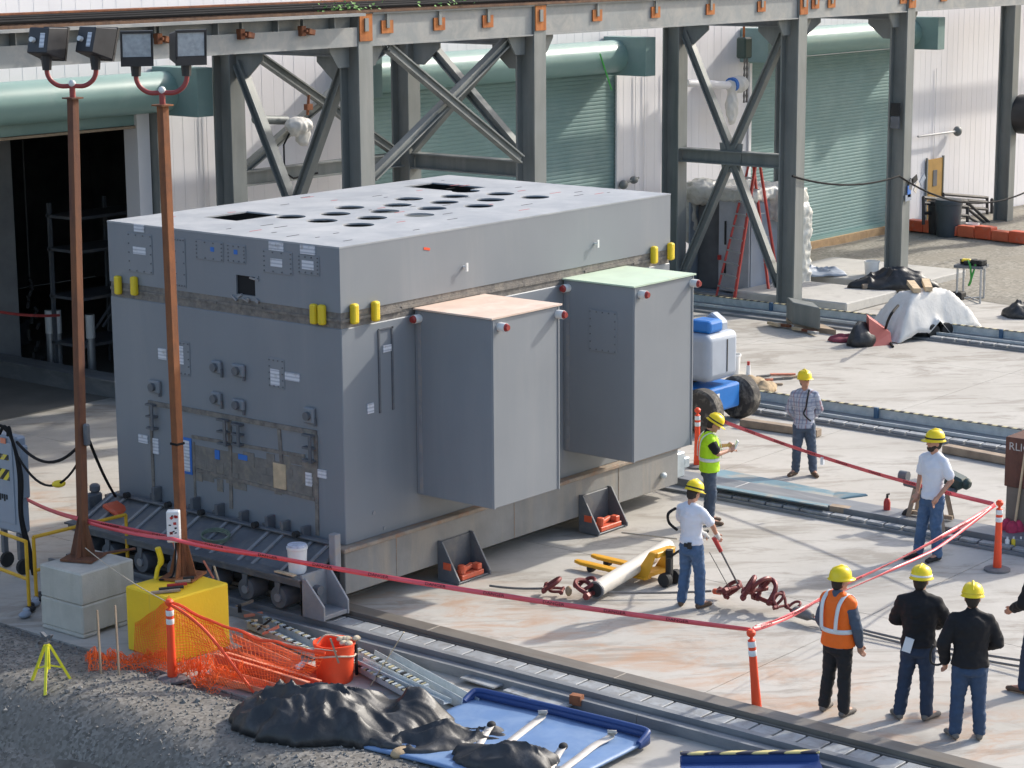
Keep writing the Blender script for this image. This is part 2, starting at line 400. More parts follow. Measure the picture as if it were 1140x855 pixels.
def ctree(o, parent=None):
    c = o.copy(); COL.objects.link(c); c.parent = parent
    for ch in list(o.children): ctree(ch, c)
    return c
def bez(p, q, sag, n=14):
    p, q = Vector(p), Vector(q)
    return [p.lerp(q, i/n)-Vector((0,0,sag*4*(i/n)*(1-i/n))) for i in range(n+1)]
def spline(pts, sub=8):
    pts = [Vector(p) for p in pts]; out = []
    for i in range(len(pts)-1):
        p0 = pts[max(i-1,0)]; p1 = pts[i]; p2 = pts[i+1]; p3 = pts[min(i+2,len(pts)-1)]
        for k in range(sub):
            t = k/sub; out.append(.5*((2*p1)+(-p0+p2)*t+(2*p0-5*p1+4*p2-p3)*t*t+(-p0+3*p1-3*p2+p3)*t**3))
    return out+[pts[-1]]
def remesh(mb, voxel, smooth_iter=3, fold=0., ffreq=(9,9,9), seed=0.):
    me = bpy.data.meshes.new('tmp'); me.from_pydata([tuple(v) for v in mb.v], [], mb.f); me.update()
    bm = bmesh.new(); bm.from_mesh(me); bmesh.ops.recalc_face_normals(bm, faces=bm.faces); bm.to_mesh(me); bm.free()
    o = bpy.data.objects.new('tmp', me); COL.objects.link(o)
    r = o.modifiers.new('r', 'REMESH'); r.mode = 'VOXEL'; r.voxel_size = voxel
    s = o.modifiers.new('s', 'SMOOTH'); s.factor = .5; s.iterations = smooth_iter
    dg = bpy.context.evaluated_depsgraph_get(); dg.update()
    out = bpy.data.meshes.new_from_object(o.evaluated_get(dg))
    bpy.data.objects.remove(o); bpy.data.meshes.remove(me)
    if fold:
        nrm = [v.normal.copy() for v in out.vertices]
        for v, n_ in zip(out.vertices, nrm):
            q = Vector((v.co.x*ffreq[0]+seed, v.co.y*ffreq[1]+seed*1.7, v.co.z*ffreq[2]))
            a = noise.noise(q); b = noise.noise(q*2.1+Vector((5,9,2)))
            v.co += n_*(fold*((1-2*abs(a))*.7+b*.6))
    out.shade_smooth(); return out
def textmesh(body, size):
    c = bpy.data.curves.new('t', 'FONT'); c.body = body; c.size = size; c.align_x = 'CENTER'; c.align_y = 'CENTER'; c.resolution_u = 2
    o = bpy.data.objects.new('t', c); COL.objects.link(o)
    dg = bpy.context.evaluated_depsgraph_get(); dg.update()
    me = bpy.data.meshes.new_from_object(o.evaluated_get(dg)); bpy.data.objects.remove(o)
    vs = [v.co.copy() for v in me.vertices]; fs = [tuple(p.vertices) for p in me.polygons]
    return vs, fs
def lettering(body, size, origin, ux, uy, mt, parent, name='lettering'):
    vs, fs = textmesh(body, size); ux, uy, o = Vector(ux).normalized(), Vector(uy).normalized(), Vector(origin)
    return MB().add([o+ux*v.x+uy*v.y for v in vs], fs).build(name, mt, parent)
# ================================================================== THE SETTING
# ground: one sheet to the horizon, dropping away under the added gravel slope on the viewer's side
xs = [-500,-60,-11,-7.6,-4.7,500]; zs = [-4,-4,-3.2,-1.75,-.06,-.06]; mb = MB()
for i in range(len(xs)-1):
    mb.add([(xs[i],-500,zs[i]),(xs[i+1],-500,zs[i+1]),(xs[i+1],700,zs[i+1]),(xs[i],700,zs[i])], [(0,1,2,3)])
ground = struct(mb.build('ground', M_soil))
# concrete apron slabs
apron = bpy.data.objects.new('apron', None); COL.objects.link(apron); struct(apron)
sx = [-3.35,-.1,4.2,8.3,14.4,20.5,27.5,34.5]; sy = [-24,-18,-12,-5.78,.4,6.6,13.2,25.4]
for i in range(len(sx)-1):
    for j in range(len(sy)-1):
        if sx[i] > 27 and sy[j] > 12: continue
        MB().box(sx[i]+.006,sx[i+1]-.006,sy[j]+.006,sy[j+1]-.006,-.05,0).build('slab', M_apron, apron)
# gravel bank in front; its outer slope is shaped to fall into shade
def fb(x, y):
    n1 = noise.noise(Vector((x*.8,y*.8,0))); n2 = noise.noise(Vector((x*4,y*4,3))); n3 = noise.noise(Vector((x*15,y*15,7)))
    edge = -3.42+.22*noise.noise(Vector((0,y*.9,1)))+.12*noise.noise(Vector((0,y*3,4)))
    t = max(0., min(1., (edge-x)/.45)); z = -.03+.13*t*t*(3-2*t)
    brk = -4.55+.2*noise.noise(Vector((3,y*.5,0)))-.12*max(0,y)*.5
    if x < brk: z -= min(1.1, (brk-x)*1.2)*(brk-x)*.62 if brk-x < .9 else (brk-x)*.66-.03
    return z+t*(.05*n1+.014*n2+.012*n3)
mb = MB(); nx, ny = 150, 320
X0, X1, Y0, Y1 = -11., -3.0, -9., 10.
for i in range(nx+1):
    for j in range(ny+1):
        x = X0+(X1-X0)*i/nx; y = Y0+(Y1-Y0)*j/ny; mb.v.append(Vector((x, y, fb(x, y))))
for i in range(nx):
    for j in range(ny):
        k = i*(ny+1)+j; mb.f.append((k, k+ny+1, k+ny+2, k+1))
gr = mb.build('gravel', M_gravel, smooth=180); struct(gr)
mb = MB(); rnd = random.Random(3)
for _ in range(5200):
    x = -3.3-abs(rnd.gauss(0,1.5)); y = rnd.uniform(-5.5,6.5)
    if x < -8: continue
    s_ = rnd.uniform(.008,.024)*(1 if rnd.random() < .96 else 2.2); c = Vector((x,y,fb(x,y)+s_*.25))
    a = Matrix.Rotation(rnd.uniform(0,6.28),3,(rnd.random(),rnd.random(),rnd.random()+.1))
    vs = [c+a@Vector(p)*s_*rnd.uniform(.7,1.3) for p in ((1.2,0,0),(0,1,0),(-1.1,0,0),(0,-1,0),(0,0,.8),(0,0,-.8))]
    mb.add(vs, [(0,1,4),(1,2,4),(2,3,4),(3,0,4),(1,0,5),(2,1,5),(3,2,5),(0,3,5)])
st = mb.build('gravel_stones', M_stone, gr); st['kind'] = 'stuff'
# tan gravel yard towards the far wall
mb = MB(); nx, ny = 46, 60
for i in range(nx+1):
    for j in range(ny+1):
        y = -14+27.1*j/ny; x0 = 28.2+.16*(y-4)+.5*noise.noise(Vector((0,y*.6,2)))
        x = x0+(70-x0)*(i/nx)**1.5; t = min(1., i/4)
        mb.v.append(Vector((x, y, .004+t*(.07+.06*noise.noise(Vector((x*.7,y*.7,0)))))))
for i in range(nx):
    for j in range(ny):
        k = i*(ny+1)+j; mb.f.append((k, k+ny+1, k+ny+2, k+1))
struct(mb.build('gravel_yard', M_gravel2, smooth=180))

# ------------------------------------------------------------------ the building
YW = 13.25
bld = thing('industrial_building', 'long white metal clad industrial building with three green roll up doors', 'building', (20,YW,0))
d1 = (-3., yp(150,150,YW).x, 0., 5.72)
d2 = (yp(409,150,YW).x, yp(685,150,YW).x, 0., 5.72)
d3 = (yp(832,150,YW).x, yp(1003,150,YW).x, .30, 5.66)
XL, XR, HT = -16., 66., 12.
mb = MB(); mbp = []
def wallseg(x0, x1, z0, z1):
    mb.box(x0, x1, YW, YW+.25, z0, z1)
    n = max(1, round((x1-x0)/1.02)); wd = (x1-x0)/n
    for i in range(n): mbp.append((x0+i*wd, x0+(i+1)*wd, z0, z1))
ed = [XL, d1[0], d1[1], d2[0], d2[1], d3[0], d3[1], XR]
for i in (0, 2, 4, 6): wallseg(ed[i], ed[i+1], 0, HT)
for d in (d1, d2, d3): wallseg(d[0], d[1], d[3], HT)
mb.build('wall', M_wall, bld)
for x0, x1, z0, z1 in mbp:
    p = MB().box(x0+.002, x1-.002, YW-.03, YW-.004, z0+.02, z1)
    for k in (1, 2): xx = x0+(x1-x0)*k/3; p.box(xx-.03, xx+.03, YW-.033, YW-.0301, z0+.02, z1)
    p.build('wall_panel', M_wall, bld)
MB().box(XL-.1, XR+.1, YW-.2, YW+30, HT, HT+.2).build('roof', M_wall2, bld)
# interior of the open bay
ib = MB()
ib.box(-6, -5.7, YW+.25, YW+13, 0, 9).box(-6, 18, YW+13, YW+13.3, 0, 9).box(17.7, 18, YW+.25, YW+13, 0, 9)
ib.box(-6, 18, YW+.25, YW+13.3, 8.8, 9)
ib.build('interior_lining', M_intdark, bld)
MB().box(2.0,8.55,YW+4.6,YW+4.75,.013,8).build('partition', M_int, bld)
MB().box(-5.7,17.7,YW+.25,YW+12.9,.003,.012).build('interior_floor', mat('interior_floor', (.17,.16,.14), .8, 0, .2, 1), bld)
MB().box(d1[1]-.02,d1[1]+.30,YW-.10,YW+.3,0,5.66).build('door_jamb', M_wall2, bld)
MB().box(d1[1]+.34,d1[1]+.62,YW-.28,YW-.05,0,5.66).build('door_guide', M_steel, bld)
def rollup(d, closed=True, hoodx=None):
    x0, x1, z0, z1 = d
    if closed:
        c = MB(); pitch = .095; n = int((z1-z0)/pitch)
        prof = []
        for i in range(n):
            z = z0+i*pitch
            for t, dep in ((0,0),(.15,.010),(.5,.014),(.85,.010)): prof.append((YW+.02-dep, z+t*pitch))
        k = 0
        for y, z in prof: c.v += [Vector((x0,y,z)), Vector((x1,y,z))]
        c.f = [(2*i, 2*i+1, 2*i+3, 2*i+2) for i in range(len(prof)-1)]
        o = c.build('roll_up_door', M_teal, bld)
        for xx in (x0, x1): MB().box(xx-.06, xx+.06, YW-.09, YW-.045, z0, z1-.1).build('guide_rail', M_wall2, o)
        MB().box(x0,x1,YW-.06,YW+.02,z0-.0,z0+.1).build('bottom_bar', M_tealhood, o)
    else:
        o = MB().box(x0, x1, YW-.02, YW+.04, z1-.3, z1-.02).build('roll_up_door', M_teal, bld)
        MB().box(x0, x1, YW-.06, YW+.05, z1-.36, z1-.31).build('bottom_bar', M_woodold, o)
    hx0, hx1 = hoodx
    cy, cz, r = YW-.42, 6.07, .40
    MB().tube([(hx0,cy,cz),(hx1-.42,cy,cz)], r, 28).build('hood', M_tealhood, o, smooth=True)
    MB().box(hx1-.42,hx1,YW-1.35,YW-.05,5.60,6.55).build('hood_bracket', M_tealdark if False else M_teal, o, bevel=.01)
    MB().box(hx0-.4,hx0,YW-.95,YW-.05,5.62,6.53).build('hood_bracket', M_teal, o, bevel=.01)
    return o
rollup(d1, False, (-3.4, yp(237,95,YW-1.35).x))
rollup(d2, True, (d2[0]-.5, yp(730,60,YW-1.35).x))
rollup(d3, True, (d3[0]-.1, yp(1052,35,YW-1.35).x))
MB().box(d3[0]-.3, d3[1]+.3, YW-.16, YW-.05, 0, .30).build('timber_sill', M_wood, bld)
# side door with window
a = yp(1028,246,YW); b = yp(1047,180,YW)
dr = MB().box(a.x, b.x, YW-.09, YW-.05, .12, 2.1).build('door', M_doorwood, bld)
MB().box(a.x+.35, a.x+.6, YW-.105, YW-.092, 1.25, 1.75).build('pane', M_intdark, dr)
MB().box(a.x-.06, a.x-.002, YW-.11, YW-.05, .1, 2.16).box(b.x+.002,b.x+.06,YW-.11,YW-.05,.1,2.16).build('frame', M_steel, dr)
MB().cyl((a.x+.12,YW-.10,1.05),(a.x+.12,YW-.16,1.05),.03).build('handle', M_alu, dr, smooth=True)
# wall mounted pipe with valve head, conduits
q0, q1 = yp(1022,152,YW-.25), yp(1066,146,YW-.25)
pi = MB().tube([q0, q1], .035, 8).build('wall_pipe', M_alu, bld, smooth=True)
MB().ell(q1, (.16,.14,.16)).build('valve', M_steel, pi, smooth=True)
for px in (224, 229, 707, 717, 737, 1041):
    q = yp(px, 120, YW-.05); MB().cyl((q.x,YW-.06,.2),(q.x,YW-.06,5.5 if px < 900 else 4.9),.011,n=8).build('conduit', M_wall2, bld, smooth=True)

# ------------------------------------------------------------------ gantry / crane runway
YF, YR = 8.34, 11.8
gan = thing('crane_gantry', 'grey green steel crane gantry with braced columns and rusty top walkway', 'gantry', (20,YF,0))
BX = [9.23, 14.42, 24.45, 29.65]
ZB0, ZB1 = 7.07, 7.66
def column(x, y, top, d=.50, wd=.38):
    c = MB().ibeam((x,y,0),(x,y,top), wd, d, .045, .04, up=(0,1,0)).build('column', M_steel, gan)
    MB().box(x-.36,x+.36,y-.4,y+.4,0,.05).build('base_plate', M_steel, c)
    return c
def gusset(p, vec, c): return MB().prism(p, vec).build('gusset_plate', M_steel, c)
for i, x in enumerate(BX):
    cf = column(x, YF, ZB1+.02); cr = column(x, YR, 6.9)
    MB().box(x-.17,x+.17,YF-.275,YF-.252,ZB1-.52,ZB1-.02).build('rusty_plate', M_rustplate, cf)
    MB().box(x-.05,x+.05,YF-.30,YF-.276,ZB1-.34,ZB1-.1).build('clip', M_steel, cf)
    for s_, y in ((1,YF+.255),(-1,YR-.255)):   # knee gussets inside the bent
        gusset([(x-.02,y,6.9),(x-.02,y+s_*.75,6.9),(x-.02,y+s_*.75,6.72),(x-.02,y+s_*.3,6.35),(x-.02,y,6.35)], (.04,0,0), cf)
    for s_ in (-1, 1): gusset([(x+s_*.2,YF-.02,7.06),(x+s_*.72,YF-.02,7.06),(x+s_*.72,YF-.02,6.97),(x+s_*.5,YF-.02,6.66),(x+s_*.2,YF-.02,6.66)], (0,.04,0), cf)
column(42.5, YR, 6.9); column(42.5, YF, ZB1+.02)
def brace(p, q, wd=.19, h=.19, name='brace'):
    return MB().ibeam(p, q, wd, h, .03, .03).build(name, M_steel, gan)
zst = {0: 3.7, 1: 4.30, 2: 3.62, 3: 3.62}
for i, x in enumerate(BX):
    ym = (YF+YR)/2; z = zst[i]
    if i < 3: MB().ibeam((x,YF+.26,z),(x,YR-.26,z), .3, .34, .03, .03).build('strut', M_steel, gan)
    MB().ibeam((x,YF+.26,6.98),(x,YR-.26,6.98), .3, .3, .03, .03).build('cap_beam', M_steel, gan)
    if i in (0, 2, 3):
        if i < 3:
            brace((x,YF+.3,6.65),(x,ym-.06,z+.26)); brace((x,YR-.3,6.65),(x,ym+.06,z+.26))
            brace((x,YF+.28,.55),(x,ym-.1,z-.2)); brace((x,YR-.28,.55),(x,ym+.1,z-.2))
            gusset([(x-.045,ym-.34,z+.36),(x-.045,ym+.34,z+.36),(x-.045,ym+.26,z-.36),(x-.045,ym-.26,z-.36)], (.03,0,0), bpy.data.objects['column'])
    else:
        brace((x-.13,YF+.5,6.95),(x-.13,YR-.3,4.55)); brace((x+.08,YR-.5,6.9),(x+.08,YF+.3,4.6))
for y, z1, z0 in ((YF, 6.98, 4.55), (YR, 6.7, 4.5)):
    brace((BX[0]+.8,y-.08,z1),(BX[1]-.45,y-.08,z0),.17,.17); brace((BX[1]-.45,y+.12,z1+.05),(BX[0]+.5,y+.12,z0),.17,.17)
MB().ibeam((BX[0]+.2,YR,4.32),(BX[1]-.2,YR,4.32), .25, .3, .03, .03).build('strut', M_steel, gan)
MB().ibeam((-14,YR,7.0),(60,YR,7.0), .3, .3, .03, .03).build('rear_girder', M_steel, gan)
# runway girder: left length has a wide top flange, right length a plain box
g1 = MB().box(-14,BX[0]-.2,YF-.05,YF-.01,ZB0+.05,ZB1-.05).box(-14,BX[0]-.2,YF-.22,YF+.16,ZB0,ZB0+.05)
gl = g1.build('girder', M_beam, gan)
MB().box(-14,BX[0]-.2,YF-.46,YF+.2,ZB1-.05,ZB1).build('top_flange', M_beam, gl)
for i in range(15):
    x = BX[0]-.75-i*1.45; MB().box(x-.012,x+.012,YF-.2,YF-.052,ZB0+.052,ZB1-.052).build('stiffener', M_beam, gl)
MB().box(-14,BX[0]-.2,YF-.235,YF-.221,ZB0-.02,ZB0+.33).build('side_plate', M_beam, gl)
segs = [(BX[0]+.2,BX[1]-.2),(BX[1]+.2,BX[2]-.2),(BX[2]+.2,BX[3]-.2),(BX[3]+.2,60)]
for a, b in segs:
    gs = MB().box(a,b,YF-.2,YF-.16,ZB0,ZB1-.03).box(a,b,YF-.24,YF+.2,ZB0-.03,ZB0).build('girder', M_beam, gan)
    MB().box(a,b,YF-.27,YF+.2,ZB1-.03,ZB1).build('top_flange', M_beam, gs)
for px, py in ((430,27),(488,23),(542,18),(664,11),(729,9),(790,5),(847,4),(907,3),(925,3),(1005,1),(1050,0)):
    q = yp(px, py, YF-.2)
    hp = MB().box(q.x-.16,q.x+.16,YF-.235,YF-.205,ZB1-.40,ZB1-.16).build('rusty_plate', M_rustplate, gan)
    MB().box(q.x-.04,q.x+.04,YF-.26,YF-.236,ZB1-.30,ZB1-.04).build('hanger', M_steel, hp)
for px in (47,110,178,270,338):
    q = yp(px, 40, YF-.2)
    hp = MB().obox((q.x+.06,YF-.30,ZB1-.29),(.17,.14,.10),Matrix.Rotation(.25,3,'Y')).box(q.x-.17,q.x-.05,YF-.33,YF-.21,ZB1-.36,ZB1-.18).cyl((q.x-.1,YF-.33,ZB1-.27),(q.x-.1,YF-.40,ZB1-.27),.03,n=8).build('rusty_clamp', M_rust, gan, bevel=.012)
    MB().box(q.x-.03,q.x+.03,YF-.22,YF-.15,ZB1-.32,ZB1-.05).build('hanger', M_steel, hp)
# grating walkway and rusty toe rail
gg = MB()
gg.box(-14,60,YF-.30,YF-.27,ZB1+.002,ZB1+.05).box(-14,60,YF+1.1,YF+1.14,ZB1+.002,ZB1+.05)
x = -14.
while x < 45: gg.box(x,x+.02,YF-.27,YF+1.1,ZB1+.005,ZB1+.045); x += .16
for k in range(1, 9): yy = YF-.27+k*.152; gg.box(-14,45,yy,yy+.012,ZB1+.012,ZB1+.040)
gg.build('walkway_grating', rust('grating_rust', (.10,.055,.035), (.2,.11,.06)), gan)
MB().box(-14,60,YF+1.16,YF+1.2,ZB1,ZB1+.16).box(-14,60,YF+1.05,YF+1.3,ZB1+.161,ZB1+.19).build('toe_rail', M_rust, gan)
cb = MB()
for k in range(3): cb.tube([(x_, YF+.1+.18*k+.05*math.sin(x_*.7+k), ZB1+.09+.03*k) for x_ in [i*1.0-14 for i in range(60)]], .035, 6)
cb.build('cable_run', M_cable, gan)
# weeds growing on the walkway
mb = MB(); rnd = random.Random(11)
for bx, n in ((8.9,70),(11.9,26)):
    for _ in range(n):
        p = Vector((bx+rnd.gauss(0,.35), YF-.05+rnd.gauss(0,.12), ZB1+.05+abs(rnd.gauss(.05,.05)))); s_ = rnd.uniform(.04,.09)
        u = Vector((rnd.gauss(0,1),rnd.gauss(0,1),rnd.gauss(0,.6))).normalized(); v = u.orthogonal().normalized()
        mb.add([p, p+u*s_*.5+v*s_*.35, p+u*s_*1.2, p+u*s_*.5-v*s_*.35], [(0,1,2,3)])
tag(mb.build('weed', mat('weed_green', (.09,.22,.03), .7, 0, .4, 8)), 'small green weeds sprouting on top of the gantry walkway', 'weed', None, 'stuff')

# ------------------------------------------------------------------ slide tracks
M_jointblue = mat('joint_blue', (.05,.11,.19), .6)
def track(x, y0, y1, kind, label, pads, loc_y=0.):
    t = thing('slide_track', label, 'track', (x, loc_y, 0), 0, 'slide tracks across the concrete')
    if kind == 'front':      # flat rail with brown top, pad row, lower channel
        L = 3.05; y = y0
        while y < y1:
            MB().box(x-.34,x+.0,y+.0008,min(y+L,y1)-.0008,.004,.09).box(x-.30,x-.04,y+.0008,min(y+L,y1)-.0008,.0901,.15).build('rail', M_trackbrown, t, bevel=.004)
            y += L
        MB().box(x-.70,x-.345,y0,y1,.004,.05).build('bed_plate', M_cart, t)
        MB().box(x-.80,x-.702,y0,y1,.004,.12).build('side_channel', M_track, t)
        y = y0
        while y < y1:
            MB().box(x-1.13,x-.82,y+.004,min(y+4.1,y1)-.004,.004,.05).box(x-1.13,x-1.09,y+.004,min(y+4.1,y1)-.004,.051,.13).build('channel', M_track, t)
            y += 4.1
        px0, px1, pz = x-.66, x-.40, .052
    elif kind == 'mid':
        y = y0
        while y < y1:
            MB().box(x+.02,x+.52,y+.0008,min(y+3.05,y1)-.0008,.004,.17).build('rail', M_track, t, bevel=.006); y += 3.05
        MB().box(x-.25,x+.018,y0,y1,.004,.05).build('bed_plate', M_track, t)
        px0, px1, pz = x-.20, x-.05, .052
    else:
        MB().box(x+.1,x+.62,y0,y1,.004,.10).build('bed_plate', M_track, t)
        y = y0
        while y < y1:
            MB().box(x+.62,x+.66,y+.004,min(y+3.05,y1)-.004,.004,.27).box(x+.1,x+.13,y+.004,min(y+3.05,y1)-.004,.101,.16).build('tray_side', M_galv, t)
            e = MB().box(x+.60,x+.68,y+.02,min(y+3.05,y1)-.02,.272,.285).build('striped_edge', M_hazard, t, world=True)
            MB().box(x+.55,x+.61,y-.04,y+.04,.02,.30).build('joint_bracket', M_jointblue, t)
            y += 3.05
        px0, px1, pz = x-.16, x+.04, .052
        MB().box(x-.2,x+.098,y0,y1,.004,.05).build('bed_plate', M_track, t)
    if pads:
        y = pads[0]; k = 0; base = None
        while y < pads[1]:
            wd = .29 if k % 9 else .52
            if wd < .4 and base is not None:
                o = bpy.data.objects.new('pad', base); COL.objects.link(o); o.parent = t; o.location = (0, y-loc_y, 0)
            else:
                p = MB().box(px0-x,px1-x,0,wd,pz,pz+.045)
                o = p.build('pad', M_pad, t, world=False); o.location = (0, y-loc_y, 0)
                if wd < .4: base = o.data
            bv = o.modifiers.new('bevel','BEVEL'); bv.width = .006; bv.segments = 1
            y += wd+.032; k += 1
    return t
track(-.08, -14, 4.9, 'front', 'long flat steel slide track in front of the grey block, beside the blue tray', (-9.5, 1.6))
track(8.28, -13, 13.0, 'mid', 'slide track with grey box rail running under the blue bent plate', (-9, -.6))
track(14.05, -12, 9, 'far', 'striped edge slide track behind the man in the checked shirt', (-4.5, 4.6))
track(23.0, -10, 12.6, 'far', 'striped edge slide track running past the gantry column and white tarp', (-2, 3.4))
# the track inside the bay, on a deep side beam
t = thing('track_beam', 'deep grey beam running into the dark open doorway', 'beam', (7.5,16,0))
MB().box(7.3,7.75,12.2,26,.012,.34).build('beam', M_track, t); MB().box(7.25,7.8,12.2,26,.341,.37).build('top_plate', M_track, t)
# ================================================================== THE GREY MODULE
LX, LY, ZT = 7.6, 4.68, 5.0
def cut(mb, cutters, name, mt, parent, extra=None):
    me = mb.mesh('t', mt); o = bpy.data.objects.new('t', me); COL.objects.link(o); tmp = [o]
    cm = MB()
    for c in cutters: cm.add(c.v, c.f)
    cme = cm.mesh('c', mt); co = bpy.data.objects.new('c', cme); COL.objects.link(co); tmp.append(co)
    b = o.modifiers.new('b', 'BOOLEAN'); b.object = co; b.operation = 'DIFFERENCE'; b.solver = 'EXACT'; b.use_self = True
    dg = bpy.context.evaluated_depsgraph_get(); dg.update()
    out = bpy.data.meshes.new_from_object(o.evaluated_get(dg))
    for t_ in tmp: bpy.data.objects.remove(t_)
    if parent:
        Mi = wm(parent).inverted(); out.transform(Mi)
    out.name = name
    return link(name, out, parent)
mod = thing('equipment_module', 'huge grey painted steel equipment module with perforated roof and two projecting side boxes', 'equipment', (LX/2,LY/2,0))
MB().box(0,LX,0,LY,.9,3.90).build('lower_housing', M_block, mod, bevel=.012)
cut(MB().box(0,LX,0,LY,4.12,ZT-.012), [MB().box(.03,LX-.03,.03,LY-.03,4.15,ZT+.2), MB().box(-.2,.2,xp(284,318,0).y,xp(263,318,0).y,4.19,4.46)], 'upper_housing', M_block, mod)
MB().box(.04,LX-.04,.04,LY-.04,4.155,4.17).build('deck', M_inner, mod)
jag = MB(); rnd = random.Random(5)
yc = xp(273.5,318,0).y
for k in range(9): jag.obox((-.01+rnd.uniform(-.01,.01), yc+rnd.uniform(-.24,.24), rnd.choice((4.15,4.46))+rnd.uniform(-.03,.03)), (.03,rnd.uniform(.04,.12),rnd.uniform(.02,.05)), Matrix.Rotation(rnd.uniform(-.6,.6),3,'X'))
jag.build('torn_edge', M_cartlight, mod)['kind'] = 'stuff'
MB().box(.035,.06,yc-.3,yc+.3,4.16,4.5).build('opening_shade_plate', M_black, mod)  # black plate puts the darkness inside the opening into the colour
# roof plate with real round openings
holes = []
Z8 = lambda x, y: gp(340+x/4.071, 180+y/4.071, ZT)
for x, y in ((75,271),(135,240),(200,211),(240,290),(300,258),(358,228),(415,200),(468,172),(515,245),(572,215),(628,187),(675,160),(727,136),(785,204),(837,176),(882,149),(1040,164),(-68,253)):
    q = Z8(x, y); holes.append(MB().cyl((q.x,q.y,ZT-.3),(q.x,q.y,ZT+.2),.23,n=24))
L_, B_, R_ = Z8(490,120), Z8(580,97), Z8(838,116)
holes.append(MB().box(L_.x,B_.x-.02,R_.y,B_.y,ZT-.3,ZT+.2))
a, b, c = gp(229,243,ZT), gp(275,236,ZT), gp(297,242,ZT)
holes.append(MB().box(a.x,b.x,c.y,b.y,ZT-.3,ZT+.2))
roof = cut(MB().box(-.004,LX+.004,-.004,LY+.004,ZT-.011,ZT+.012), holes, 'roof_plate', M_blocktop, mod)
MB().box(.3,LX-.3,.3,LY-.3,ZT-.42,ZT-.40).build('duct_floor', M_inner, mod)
rnd = random.Random(2)
mk = [MB(), MB()]
for k in range(46):
    x, y = rnd.uniform(.3,7.2), rnd.uniform(.25,4.4); l = rnd.uniform(.03,.14); mk[0 if rnd.random() < .7 else 1].box(x-l,x+l,y-.012,y+.012,ZT+.0125,ZT+.0145)
mk[0].build('marker_scribble', M_dark, roof)['kind'] = 'stuff'; mk[1].build('marker_scribble', M_red, roof)['kind'] = 'stuff'
# seam band with sealant and flange lips
MB().box(.012,LX-.012,.012,LY-.012,3.902,4.118).build('seam_band', M_seam, mod)
sb = MB(); rnd = random.Random(9)
for face in (0, 1):
    L = LY if face == 0 else LX; t_ = 0
    while t_ < L:
        w_ = min(rnd.uniform(.9,2.2), L-t_); z0 = 4.0+rnd.uniform(-.015,.02); z1 = z0+rnd.uniform(.03,.05); pr = rnd.uniform(.002,.012)
        if face == 0: sb.box(-pr,.02,t_,t_+w_-.01,z0,z1)
        else: sb.box(t_,t_+w_-.01,-pr,.02,z0,z1)
        t_ += w_
sb.build('sealant', M_seam, mod)
for px, py in ((134,317),(152,318),(352,349),(361,350)):
    q = xp(px,py,0); MB().box(-.09,-.002,q.y-.055,q.y+.055,q.z-.14,q.z+.14).build('yellow_clamp', M_yel, mod, bevel=.03, seg=2)
for px, py in ((391.5,349),(415,346),(725.5,283.5),(744,279.5)):
    q = yp(px,py,0); MB().box(q.x-.055,q.x+.055,-.10,-.002,q.z-.14,q.z+.14).build('yellow_clamp', M_yel, mod, bevel=.03, seg=2)
# plates, notices and fittings on the shaded face (plane x = 0)
def LF(px0, px1, py0, py1, th, mt, name, par=None, bevel=.006):
    mx, my = (px0+px1)/2, (py0+py1)/2
    y1, y0 = xp(px0,my,0).y, xp(px1,my,0).y; z1, z0 = xp(mx,py0,0).z, xp(mx,py1,0).z
    return MB().box(-th,-.0005,y0,y1,z0,z1).build(name, mt, par or mod, bevel=bevel)
def RF(px0, px1, py0, py1, th, mt, name, y=0., bevel=.006):
    mx, my = (px0+px1)/2, (py0+py1)/2
    x0, x1 = yp(px0,my,y).x, yp(px1,my,y).x; z1, z0 = yp(mx,py0,y).z, yp(mx,py1,y).z
    return MB().box(x0,x1,y-th,y-.0005,z0,z1).build(name, mt, mod, bevel=bevel)
def screws(o, px0, px1, py0, py1):
    s = MB(); mx, my = (px0+px1)/2, (py0+py1)/2
    y1, y0 = xp(px0,my,0).y-.03, xp(px1,my,0).y+.03; z1, z0 = xp(mx,py0,0).z-.03, xp(mx,py1,0).z+.03
    for i in range(4):
        for j in range(5):
            if i in (0,3) or j in (0,4):
                y_, z_ = y0+(y1-y0)*i/3, z0+(z1-z0)*j/4; s.cyl((-.0125,y_,z_),(-.022,y_,z_),.011,n=6)
    s.build('screws', M_cart, o)['kind'] = 'stuff'
for r in ((143,170,260,304),(195,207,265,320),(218,249,268,290),(253,274,272,293),(293,326,279,305),(332,356,284,306),(196,212,380,418),(299,317,399,432)):
    o = LF(*r, .012, M_block, 'access_panel'); screws(o, *r)
for i, r in enumerate(((150,161,250,258),(149,163,275,283),(300,316,269,279),(302,315,288,297),(335,351,273,283),(337,350,290,300),(177,186,388,400),(198,205,385,405),(302,312,411,429),(318,334,415,424),(155,165,484,493),(169,177,488,505),(341,348,526,541),(354,364,523,532),(203,212,490,524))):
    LF(*r, .018, M_print, 'paper_notice', bevel=0)
LF(200.5,214,487,527,.013,M_blueprint,'blue_backing',bevel=0)
LF(305,319,516,544,.02,M_woodpale,'tan_notice')
for r in ((240,245,501,511),(266,276,506,512),(235,239,275,280),(261,265,278,283)): LF(*r,.016,M_blueprint,'blue_tape',bevel=0)
for r in ((238,248,401,415),(261,274,405,419),(238,248,436,450),(261,274,444,456),(168,180,423,437),(341,352,453,471)):
    o = LF(*r,.07,M_block,'junction_box',bevel=.02)
    q = xp((r[0]+r[1])/2,(r[2]+r[3])/2,0); MB().cyl((-.07,q.y,q.z),(-.12,q.y,q.z),.06,n=10).cyl((-.03,q.y-.09,q.z-.02),(-.03,q.y-.09,q.z-.14),.02,n=6).build('conduit_stub', M_cart, o)
